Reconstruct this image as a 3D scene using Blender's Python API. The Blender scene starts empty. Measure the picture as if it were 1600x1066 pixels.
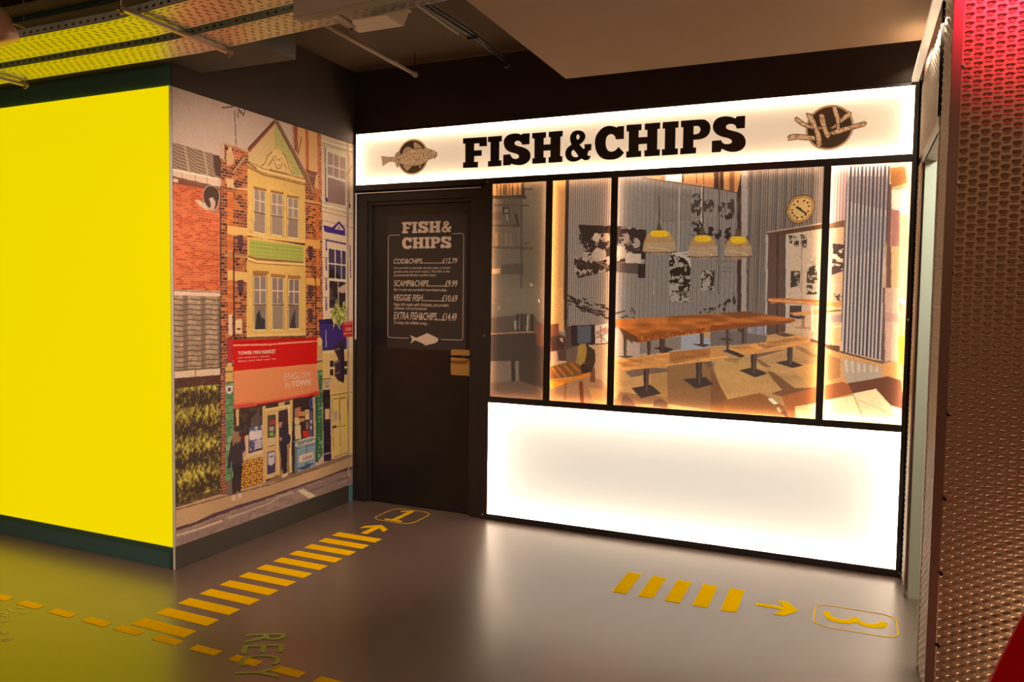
import bpy, math, random
import numpy as np
from mathutils import Vector, Matrix
from mathutils.geometry import tessellate_polygon

SC = bpy.context.scene
COL = SC.collection
D = 4.711          # shop front plane (y)
MX = -3.35         # street mural wall (x)
YW = 3.065         # yellow wall (y)
CEIL = 3.13
RX = 0.302         # right hand side wall (x)

# ------------------------------------------------------------------ camera
F_PX, YAW, PITCH, ROLL, CAM_H = 1204.371, -0.414861873, 0.0524558, 0.0139763383, 1.5
cy_, sy_, cp_, sp_ = math.cos(YAW), math.sin(YAW), math.cos(PITCH), math.sin(PITCH)
FWD = Vector((sy_ * cp_, cy_ * cp_, -sp_))
RGT0 = Vector((cy_, -sy_, 0.0))
UP0 = RGT0.cross(FWD)
RGT = math.cos(ROLL) * RGT0 + math.sin(ROLL) * UP0
UPV = -math.sin(ROLL) * RGT0 + math.cos(ROLL) * UP0
EYE = Vector((0, 0, CAM_H))
cam_data = bpy.data.cameras.new('camera')
cam = bpy.data.objects.new('camera', cam_data)
COL.objects.link(cam)
cam.matrix_world = Matrix(((RGT.x, UPV.x, -FWD.x, EYE.x), (RGT.y, UPV.y, -FWD.y, EYE.y), (RGT.z, UPV.z, -FWD.z, EYE.z), (0, 0, 0, 1)))
cam_data.sensor_width = 36.0
cam_data.lens = F_PX / 1600 * 36.0
cam_data.clip_start = 0.05
SC.camera = cam

# ------------------------------------------------------------------ world, exposure
w = bpy.data.worlds.new('world'); SC.world = w
w.use_nodes = True
w.node_tree.nodes['Background'].inputs[0].default_value = (1.0, 0.78, 0.6, 1)
w.node_tree.nodes['Background'].inputs[1].default_value = 0.02
SC.view_settings.view_transform = 'Standard'
SC.view_settings.look = 'None'
SC.view_settings.exposure = 0.0
SC.view_settings.gamma = 1.0
SC.view_settings.use_curve_mapping = False
SC.cycles.use_denoising = True
SC.cycles.max_bounces = 8
SC.cycles.diffuse_bounces = 4
SC.cycles.glossy_bounces = 4
SC.cycles.sample_clamp_indirect = 6.0

# ------------------------------------------------------------------ lamps
def area(name, loc, direction, sx, sy, power, color, long_axis=None, spread=180.0):
    l = bpy.data.lights.new(name, 'AREA')
    l.shape = 'RECTANGLE'; l.size = sx; l.size_y = sy; l.energy = power; l.color = color
    l.spread = math.radians(spread)
    o = bpy.data.objects.new(name, l); COL.objects.link(o)
    z = -Vector(direction).normalized()
    x = Vector(long_axis) if long_axis else (Vector((0, 0, 1)).cross(z) if abs(z.z) < 0.95 else Vector((1, 0, 0)))
    x = (x - z * x.dot(z)).normalized()
    y = z.cross(x)
    o.matrix_world = Matrix(((x.x, y.x, z.x, loc[0]), (x.y, y.y, z.y, loc[1]), (x.z, y.z, z.z, loc[2]), (0, 0, 0, 1)))
    return o

def spot(name, loc, target, power, color, angle, blend=0.6, radius=0.05):
    l = bpy.data.lights.new(name, 'SPOT')
    l.energy = power; l.color = color; l.spot_size = math.radians(angle); l.spot_blend = blend; l.shadow_soft_size = radius
    o = bpy.data.objects.new(name, l); COL.objects.link(o)
    d = Vector(target) - Vector(loc)
    o.rotation_mode = 'QUATERNION'; o.rotation_quaternion = d.to_track_quat('-Z', 'Y'); o.location = loc
    return o

WARM = (1.0, 0.80, 0.60)
# unseen fill lamps added behind the viewer for ambient light
area('hall_fill_lamp', (-1.8, -1.6, 3.05), (0, 0.25, -1), 1.6, 0.5, 28, (1.0, 0.62, 0.43))
area('hall_fill_lamp', (1.6, -1.0, 3.05), (0, 0.2, -1), 1.2, 0.5, 20, (1.0, 0.62, 0.42))
# unseen spot added to brighten the street mural
spot('mural_fill_spot', (-1.2, 2.6, 2.78), (-3.35, 3.85, 0.95), 250, (1.0, 0.73, 0.60), 78, 0.8, 0.06)
# unseen yellow spot added to tint the floor at the left
spot('yellow_floor_fill', (-4.3, 1.3, 2.4), (-4.3, 2.0, 0.0), 14, (1.0, 0.86, 0.02), 95, 1.0, 0.08)
# red spot above the embossed metal screen
spot('red_stage_spot', (0.66, 2.25, 2.98), (0.60, 3.1, 2.74), 120, (1.0, 0.035, 0.10), 64, 0.9, 0.05)
spot('warm_screen_fill', (0.95, 2.72, 0.05), (0.42, 3.1, 0.42), 12, (1.0, 0.74, 0.50), 110, 0.9, 0.05)  # unseen lamp added to warm and brighten the foot of the screen
# lamp added under the rail to brighten the cladding
area('rail_fill_lamp', (0.267, 4.05, 2.697), (0.35, 0.15, -1), 1.2, 0.02, 4.5, (1.0, 0.80, 0.58), (0, 1, 0))
# room behind the side doorway
area('side_room_light', (0.95, 3.8, 2.55), (0, 0.1, -1), 0.5, 0.5, 30, (1.0, 0.98, 0.82))

def led_frame(x0, x1, z0, z1, d, per_m, color, back):
    """LED strips along the four inner edges of a light box, tilted 45 degrees, and the even backlight behind"""
    y = D + d
    e = 0.004
    cx, cz = (x0 + x1) / 2, (z0 + z1) / 2
    area('led_strip', (cx, y, z1 + e), (0, -1, -1), x1 - x0, 0.006, per_m * (x1 - x0), color, (1, 0, 0))
    area('led_strip', (cx, y, z0 - e), (0, -1, 1), x1 - x0, 0.006, per_m * (x1 - x0), color, (1, 0, 0))
    area('led_strip', (x0 - e, y, cz), (1, -1, 0), z1 - z0, 0.006, per_m * (z1 - z0), color, (0, 0, 1))
    area('led_strip', (x1 + e, y, cz), (-1, -1, 0), z1 - z0, 0.006, per_m * (z1 - z0), color, (0, 0, 1))
    A = (x1 - x0) * (z1 - z0)
    area('backlight', (cx, D + 0.066, cz), (0, -1, 0), x1 - x0, z1 - z0, math.pi * A * back[0], back[1], (1, 0, 0))

# ------------------------------------------------------------------ photo measurement -> metric points
SURVEY = Vector((0, 0, 1.5))
def at(px, py, axis, val):
    """where the sight line of a measured photo point meets the plane  axis = val  (metres)"""
    d = FWD * F_PX + RGT * (px - 800) + UPV * (533 - py)
    t = (val - SURVEY[axis]) / d[axis]
    return SURVEY + d * t

def zoomed(x0, y0, s):
    return lambda pts: [(x0 + x / s, y0 + y / s) for x, y in pts]

# ------------------------------------------------------------------ materials
def s2l(c):
    c = np.asarray(c, float) / 255.0
    return np.where(c <= 0.04045, c / 12.92, ((c + 0.055) / 1.055) ** 2.4)

def rgb(c):
    r = s2l(c); return (float(r[0]), float(r[1]), float(r[2]), 1.0)

def mat(name, color, rough=0.6, metal=0.0, spec=0.5, noise=0.0, nscale=20.0, bump=0.0, bscale=200.0, emit=None, estr=0.0, coat=0.0):
    m = bpy.data.materials.new(name); m.use_nodes = True
    nt = m.node_tree; b = nt.nodes['Principled BSDF']
    col = color if len(color) == 4 else rgb(color)
    b.inputs['Base Color'].default_value = col
    b.inputs['Roughness'].default_value = rough
    b.inputs['Metallic'].default_value = metal
    b.inputs['Specular IOR Level'].default_value = spec
    b.inputs['Coat Weight'].default_value = coat; b.inputs['Coat Roughness'].default_value = 0.27; b.inputs['Coat IOR'].default_value = 1.6
    if emit:
        b.inputs['Emission Color'].default_value = emit; b.inputs['Emission Strength'].default_value = estr
    if noise or bump:
        tc = nt.nodes.new('ShaderNodeTexCoord')
    if noise:
        n = nt.nodes.new('ShaderNodeTexNoise'); n.inputs['Scale'].default_value = nscale; n.inputs['Detail'].default_value = 4
        nt.links.new(tc.outputs['Object'], n.inputs['Vector'])
        mx = nt.nodes.new('ShaderNodeMix'); mx.data_type = 'RGBA'; mx.blend_type = 'MIX'
        mx.inputs['A'].default_value = tuple(min(1, c * (1 - noise)) for c in col[:3]) + (1,)
        mx.inputs['B'].default_value = tuple(min(1, c * (1 + noise)) for c in col[:3]) + (1,)
        nt.links.new(n.outputs['Fac'], mx.inputs['Factor']); nt.links.new(mx.outputs['Result'], b.inputs['Base Color'])
    if bump:
        n2 = nt.nodes.new('ShaderNodeTexNoise'); n2.inputs['Scale'].default_value = bscale
        nt.links.new(tc.outputs['Object'], n2.inputs['Vector'])
        bp = nt.nodes.new('ShaderNodeBump'); bp.inputs['Strength'].default_value = bump; bp.inputs['Distance'].default_value = 0.002
        nt.links.new(n2.outputs['Fac'], bp.inputs['Height']); nt.links.new(bp.outputs['Normal'], b.inputs['Normal'])
    return m

def print_mat(name, rough=0.55, translucent=False):
    """a printed sheet: the ink colours sit in the 'ink' colour attribute"""
    m = bpy.data.materials.new(name); m.use_nodes = True
    nt = m.node_tree; b = nt.nodes['Principled BSDF']
    a = nt.nodes.new('ShaderNodeAttribute'); a.attribute_name = 'ink'
    if not translucent:
        nt.links.new(a.outputs['Color'], b.inputs['Base Color']); b.inputs['Roughness'].default_value = rough
        b.inputs['Specular IOR Level'].default_value = 0.3
        return m
    return translucent_shader(m, a.outputs['Color'])

def translucent_shader(m, col):
    nt = m.node_tree; out = nt.nodes['Material Output']; b = nt.nodes['Principled BSDF']
    nt.nodes.remove(b)
    t = nt.nodes.new('ShaderNodeBsdfTranslucent'); g = nt.nodes.new('ShaderNodeBsdfGlossy')
    d = nt.nodes.new('ShaderNodeBsdfDiffuse')
    if hasattr(col, 'is_linked'):
        nt.links.new(col, t.inputs['Color'])
    else:
        t.inputs['Color'].default_value = col
    d.inputs['Color'].default_value = (0.05, 0.05, 0.05, 1)
    g.inputs['Roughness'].default_value = 0.12
    m1 = nt.nodes.new('ShaderNodeAddShader'); nt.links.new(t.outputs[0], m1.inputs[0]); nt.links.new(d.outputs[0], m1.inputs[1])
    fr = nt.nodes.new('ShaderNodeFresnel'); fr.inputs['IOR'].default_value = 1.45
    m2 = nt.nodes.new('ShaderNodeMixShader'); nt.links.new(fr.outputs[0], m2.inputs[0]); nt.links.new(m1.outputs[0], m2.inputs[1]); nt.links.new(g.outputs[0], m2.inputs[2])
    nt.links.new(m2.outputs[0], out.inputs['Surface'])
    return m

M = {
 'floor': mat('grey_vinyl_floor', (112, 92, 80), 0.42, coat=0.9, spec=1.0, noise=0.10, nscale=3.0, bump=0.10, bscale=260),
 'ceiling': mat('dark_ceiling_paint', (88, 70, 52), 0.8, noise=0.15, nscale=4),
 'beam': mat('dark_grey_beam_paint', (86, 84, 74), 0.7, noise=0.05, nscale=3),
 'soffit': mat('grey_soffit_paint', (176, 150, 124), 0.75, noise=0.05, nscale=2),
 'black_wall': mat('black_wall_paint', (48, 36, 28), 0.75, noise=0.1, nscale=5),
 'warm_lit_skirting': mat('warm_lit_skirting', (64, 58, 48), 0.6),  # brown tone stands for teal paint under warm light
 'teal': mat('dark_teal_paint', (84, 128, 142), 0.6, noise=0.08, nscale=8, bump=0.05),
 'black_frame': mat('black_painted_timber', (40, 35, 31), 0.45, noise=0.1, nscale=12, bump=0.05),
 'black_door': mat('black_satin_door', (27, 24, 21), 0.34, noise=0.1, nscale=6),
 'menu_bg': mat('menu_print_dark', (50, 43, 38), 0.6),
 'menu_ink': mat('menu_print_cream', (205, 188, 165), 0.6),
 'brass': mat('satin_brass', (200, 160, 90), 0.35, metal=0.6, noise=0.06, nscale=60),
 'dark_metal': mat('dark_metal', (40, 38, 36), 0.35, metal=0.8),
 'galv': mat('galvanised_steel', (205, 200, 190), 0.30, metal=1.0, noise=0.06, nscale=15),
 'galv_side': mat('galvanised_rim', (205, 226, 222), 0.6, metal=0.2, noise=0.1, nscale=15),
 'steel': mat('brushed_steel', (190, 175, 160), 0.35, metal=0.9),
 'white_trunk': mat('cream_white_metal', (205, 200, 190), 0.5),
 'rail_added_glow': mat('white_rail_added_glow', (235, 220, 200), 0.5, emit=(1.0, 0.78, 0.52, 1), estr=0.55),  # white rail given an added glow
 'white': mat('white_gloss_paint', (235, 230, 222), 0.4),
 'hose': mat('olive_rubber_hose', (140, 138, 96), 0.5),
 'conduit': mat('painted_conduit', (190, 170, 150), 0.5),
 'cable': mat('black_cable', (40, 36, 32), 0.5),
 'copper': mat('brushed_copper', (236, 190, 165), 0.4, metal=0.45),
 'tape': mat('yellow_floor_tape', (255, 200, 0), 0.7, spec=0.0, noise=0.05, nscale=40),
 'olive': mat('faded_olive_floor_ink', (172, 186, 84), 0.6, spec=0.1),
 'faint': mat('faded_pale_floor_ink', (225, 205, 110), 0.6, spec=0.1),
 'glare_embossed': mat('glare_toned_embossed_metal', (244, 234, 220), 0.55, metal=0.1),  # paler copy of the embossed metal, sign glare put into its colour
 'embossed': mat('embossed_metal', (192, 160, 130), 0.44, metal=0.85, noise=0.04, nscale=10),
 'trim_metal': mat('brushed_trim_metal', (150, 120, 105), 0.42, metal=0.8),
 'green_wall': mat('pale_green_wall', (205, 210, 192), 0.7),
 'red': mat('red_paint', (225, 4, 8), 0.6, spec=0.15),
 'ink_black': mat('black_vinyl_letter', (33, 26, 22), 0.55),
 'fish_ink': mat('fish_engraving_grey', (150, 132, 115), 0.6, noise=0.45, nscale=140),
 'fish_line': mat('fish_engraving_line', (58, 46, 38), 0.6),
 'chip_ink': mat('chip_engraving_grey', (160, 138, 118), 0.6, noise=0.5, nscale=120),
 'ring_ink': mat('emblem_ring_grey', (150, 128, 108), 0.6),
 'yellow_lit': mat('yellow_backlit_fabric', (0.2, 0.15, 0.0, 1), 0.7, spec=0.1, emit=(0.86, 0.67, 0.0, 1), estr=1.0),
 'tube': mat('light_tray_grey', (140, 138, 134), 0.7),
 'hall_wall': mat('warm_grey_hall_wall', (165, 130, 98), 0.8),
 'print': print_mat('mural_print'),
 'backlit_print': print_mat('backlit_print', translucent=True),
 'white_ink': mat('white_print_ink', (240, 225, 210), 0.6),
 'screw': mat('steel_screw', (200, 195, 185), 0.3, metal=0.9),
}
opal = bpy.data.materials.new('opal_acrylic'); opal.use_nodes = True
M['opal'] = translucent_shader(opal, (1.0, 0.97, 0.93, 1))
lens = bpy.data.materials.new('opal_lamp_cover'); lens.use_nodes = True
M['lens'] = mat('cream_plastic', (225, 205, 175), 0.4)

# ------------------------------------------------------------------ mesh building
class MB:
    def __init__(self): self.v = []; self.f = []
    def box(self, x0, x1, y0, y1, z0, z1):
        n = len(self.v)
        self.v += [(x0, y0, z0), (x1, y0, z0), (x1, y1, z0), (x0, y1, z0), (x0, y0, z1), (x1, y0, z1), (x1, y1, z1), (x0, y1, z1)]
        for q in ((0, 3, 2, 1), (4, 5, 6, 7), (0, 1, 5, 4), (1, 2, 6, 5), (2, 3, 7, 6), (3, 0, 4, 7)): self.f.append([n + i for i in q])
        return self
    def hexa(self, bottom, top):
        n = len(self.v); self.v += [tuple(p) for p in bottom] + [tuple(p) for p in top]
        for q in ((0, 3, 2, 1), (4, 5, 6, 7), (0, 1, 5, 4), (1, 2, 6, 5), (2, 3, 7, 6), (3, 0, 4, 7)): self.f.append([n + i for i in q])
        return self
    def prism(self, loops, fn, h0, h1):
        """loops: outer outline and holes in 2-D; fn(a, b, h) -> 3-D point"""
        flat = [p for l in loops for p in l]
        tris = tessellate_polygon([[Vector((p[0], p[1], 0)) for p in l] for l in loops])
        n = len(self.v); k = len(flat)
        self.v += [tuple(fn(a, b, h0)) for a, b in flat] + [tuple(fn(a, b, h1)) for a, b in flat]
        for t in tris:
            self.f.append([n + i for i in t]); self.f.append([n + k + i for i in reversed(t)])
        o = 0
        for l in loops:
            m = len(l)
            for i in range(m):
                j = (i + 1) % m
                self.f.append([n + o + i, n + o + j, n + k + o + j, n + k + o + i])
            o += m
        return self
    def tube(self, pts, r, seg=12):
        pts = [Vector(p) for p in pts]; n0 = len(self.v)
        t = (pts[1] - pts[0]).normalized()
        a = t.cross(Vector((0, 0, 1)));  a = a.normalized() if a.length > 1e-4 else Vector((1, 0, 0))
        for i, p in enumerate(pts):
            t = (pts[min(i + 1, len(pts) - 1)] - pts[max(i - 1, 0)]).normalized()
            a = (a - t * a.dot(t)).normalized(); b = t.cross(a)
            rr = r[i] if isinstance(r, (list, tuple)) else r
            for k in range(seg):
                c = 2 * math.pi * k / seg
                self.v.append(tuple(p + (a * math.cos(c) + b * math.sin(c)) * rr))
        for i in range(len(pts) - 1):
            for k in range(seg):
                k2 = (k + 1) % seg
                self.f.append([n0 + i * seg + k, n0 + i * seg + k2, n0 + (i + 1) * seg + k2, n0 + (i + 1) * seg + k])
        self.f.append([n0 + k for k in reversed(range(seg))]); self.f.append([n0 + (len(pts) - 1) * seg + k for k in range(seg)])
        return self
    def build(self, name, m, parent=None, bevel=0.0, smooth=False):
        me = bpy.data.meshes.new(name); me.from_pydata(self.v, [], self.f)
        import bmesh
        bm = bmesh.new(); bm.from_mesh(me); bmesh.ops.recalc_face_normals(bm, faces=bm.faces); bm.to_mesh(me); bm.free()
        return finish(me, name, m, parent, bevel, smooth)

def finish(me, name, m, parent=None, bevel=0.0, smooth=False):
    me.materials.append(M[m] if isinstance(m, str) else m)
    o = bpy.data.objects.new(name, me); COL.objects.link(o)
    if smooth: me.polygons.foreach_set('use_smooth', [True] * len(me.polygons))
    if bevel:
        bv = o.modifiers.new('bevel', 'BEVEL'); bv.width = bevel; bv.segments = 2; bv.limit_method = 'ANGLE'
    if parent: attach(o, parent)
    return o

def attach(o, parent):
    p = parent; off = Vector((0, 0, 0))
    while p is not None:
        off += Vector(p.location); p = p.parent
    o.parent = parent
    o.matrix_parent_inverse = Matrix.Identity(4)
    if o.type == 'MESH' and o.data.users == 1:
        o.data.transform(Matrix.Translation(-off))
    return o

def tag(o, label, cat, group=None, kind=None):
    o['label'] = label; o['category'] = cat
    if group: o['group'] = group
    if kind: o['kind'] = kind
    return o

def thing(name, label, cat, loc=(0, 0, 0), group=None):
    o = bpy.data.objects.new(name, None); COL.objects.link(o); o.location = loc; o.empty_display_size = 0.1
    return tag(o, label, cat, group)

def struct(o, label=None):
    o['kind'] = 'structure'
    if label: o['label'] = label
    return o

def smooth_outline(pts, lim=42, sub=4):
    """round the gentle turns of an outline, keep its hard corners"""
    P = [Vector((p[0], p[1])) for p in pts]; n = len(P); turn = []
    for i in range(n):
        a = P[i] - P[i - 1]; b = P[(i + 1) % n] - P[i]
        turn.append(abs(math.degrees(a.angle(b))) if a.length > 1e-9 and b.length > 1e-9 else 0)
    out = []
    for i in range(n):
        j = (i + 1) % n; out.append(tuple(P[i]))
        si, sj = turn[i] < lim and turn[i] > 0.5, turn[j] < lim and turn[j] > 0.5
        if si or sj:
            p0 = P[i - 1] if si else P[i]; p3 = P[(j + 1) % n] if sj else P[j]; p1, p2 = P[i], P[j]
            for k in range(1, sub):
                t = k / sub
                q = 0.5 * ((2 * p1) + (p2 - p0) * t + (2 * p0 - 5 * p1 + 4 * p2 - p3) * t * t + (3 * p1 - p0 - 3 * p2 + p3) * t ** 3)
                out.append(tuple(q))
    return out

# planes of the place: measured photo outline -> 2-D metric outline
def on_front(pts, y=D): return [(at(x, y_, 1, y)[0], at(x, y_, 1, y)[2]) for x, y_ in pts]
def on_mural(pts): return [(at(x, y, 0, MX)[1], at(x, y, 0, MX)[2]) for x, y in pts]
def on_floor(pts): return [(at(x, y, 2, 0)[0], at(x, y, 2, 0)[1]) for x, y in pts]
front_fn = lambda y0: (lambda a, b, h: (a, y0 - h, b))
floor_fn = lambda a, b, h: (a, b, h)

def text_mesh(s, bold=0.0, shear=0.0):
    """lettering from the built-in font as 2-D triangles in a unit box"""
    cu = bpy.data.curves.new('t', 'FONT'); cu.body = s; cu.offset = bold; cu.shear = shear; cu.resolution_u = 3; cu.fill_mode = 'FRONT'
    ob = bpy.data.objects.new('t', cu); COL.objects.link(ob)
    dg = bpy.context.evaluated_depsgraph_get()
    me = bpy.data.meshes.new_from_object(ob.evaluated_get(dg))
    v = np.array([q.co[:2] for q in me.vertices]); f = [list(p.vertices) for p in me.polygons]
    bpy.data.objects.remove(ob); bpy.data.curves.remove(cu); bpy.data.meshes.remove(me)
    lo, hi = v.min(0), v.max(0)
    return (v - lo) / (hi - lo), f, (hi - lo)

def text_on(s, quad, fn, name, m, parent, bold=0.0, shear=0.0, h=0.0006, pieces=False):
    """quad: bottom-left, bottom-right, top-right, top-left in plane coordinates"""
    v, f, _ = text_mesh(s, bold, shear)
    q = [Vector(p) for p in quad]; mb = MB()
    for a, b in v:
        p = (q[0] * (1 - a) + q[1] * a) * (1 - b) + (q[3] * (1 - a) + q[2] * a) * b
        mb.v.append(tuple(fn(p[0], p[1], h)))
    mb.f = f
    return mb.build(name, m, parent)
MURAL_GAIN = 0.80
PIC_GAIN = 0.85
# ================================================================== the setting
def sbox(name, boxes, m, label=None):
    mb = MB()
    for b in boxes: mb.box(*b)
    return struct(mb.build(name, m), label)

sbox('floor', [(-7.2, 3.2, -3.2, 5.0, -0.1, 0.0)], 'floor', 'grey satin vinyl floor')
sbox('ceiling', [(-7.2, 3.2, -3.2, 5.0, CEIL, CEIL + 0.1)], 'ceiling', 'dark painted ceiling')
sbox('wall_left', [(-7.0, MX, YW, 5.0, 0.0, CEIL)], 'teal', 'dark teal wall block carrying the yellow panel and the mural')
sbox('wall_back', [(MX, 0.45, D + 0.10, D + 0.25, 0.0, CEIL), (MX, RX, D + 0.002, D + 0.10, 2.705, CEIL)], 'black_wall', 'black wall behind and above the shop front')
sbox('wall_far_left', [(-7.2, -7.0, -3.0, 3.1, 0, CEIL)], 'hall_wall')
sbox('wall_rear', [(-7.0, 3.0, -3.2, -3.0, 0, CEIL)], 'hall_wall')
sbox('wall_far_right', [(3.0, 3.2, -3.0, 3.1, 0, CEIL)], 'hall_wall')
sbox('trim_1', [(-6.9, -2.69, 2.85, 3.27, 2.735, 2.95)], 'beam', 'boxed beam above the yellow wall')
# (the beam is cut around the wall corner)
sbox('trim_2', [(-1.64, RX + 0.003, -0.5, 4.48, 2.85, CEIL)], 'soffit', 'wide grey brown dropped ceiling box')
sbox('wall_right', [(RX + 0.004, 0.50, 4.402, 4.85, 0, CEIL), (RX + 0.004, 0.36, 3.56, 4.402, 2.222, CEIL), (RX + 0.004, 0.36, 3.13, 3.56, 0, CEIL), (0.36, 3.0, 3.105, 3.16, 0, CEIL)], 'trim_metal', 'side wall with a doorway, clad in embossed metal')
sbox('wall_side_room', [(0.309, 1.8, 4.388, 4.400, 0, 2.70), (1.8, 1.9, 3.16, 4.4, 0, 2.7)], 'green_wall', 'pale green wall seen through the side doorway')
sbox('ceiling_side_room', [(0.362, 1.8, 3.17, 4.386, 2.62, 2.70)], 'green_wall')
sbox('baseboard_left', [(-6.9, MX + 0.001, YW - 0.004, YW - 0.0005, 0.001, 0.124)], 'teal', 'dark teal skirting under the yellow panel')
sbox('baseboard_mural', [(MX + 0.0005, MX + 0.006, YW, D - 0.06, 0.001, 0.124)], 'warm_lit_skirting', 'skirting under the street mural, warm light in its colour')  # browner copy of the teal skirting, warm light put into its colour

sbox('wall_mural_side', [(MX + 0.0002, MX + 0.006, YW + 0.0005, D - 0.0005, 2.614, CEIL)], 'black_wall', 'wall band above the street mural, warm light in its colour')  # brown strip over the teal wall, standing for its look in warm light
# yellow lit panel
yp = thing('yellow_wall_panel', 'tall glowing yellow panel covering the left wall', 'wall panel', (-5, YW, 1.4))
MB().box(-6.9, MX - 0.001, YW - 0.010, YW - 0.002, 0.126, 2.612).build('panel_face', 'yellow_lit', yp)
MB().box(MX - 0.0008, MX + 0.003, YW - 0.012, YW + 0.002, 0.0015, 2.613).build('corner_bead', 'white_trunk', yp)

def mesh_from(name, P, q):
    me = bpy.data.meshes.new(name)
    me.vertices.add(len(P)); me.vertices.foreach_set('co', P.astype(np.float32).ravel())
    me.loops.add(q.size); me.loops.foreach_set('vertex_index', q.ravel())
    me.polygons.add(len(q)); me.polygons.foreach_set('loop_start', np.arange(0, q.size, 4, dtype=np.int32))
    me.polygons.foreach_set('loop_total', np.full(len(q), 4, dtype=np.int32))
    me.update(calc_edges=True); me.validate()
    return me

def grid_mesh(name, P, nu, nv):
    i, j = np.meshgrid(np.arange(nu - 1), np.arange(nv - 1)); b = (j * nu + i).ravel()
    return mesh_from(name, P, np.stack([b, b + 1, b + nu + 1, b + nu], 1).astype(np.int32))

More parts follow.
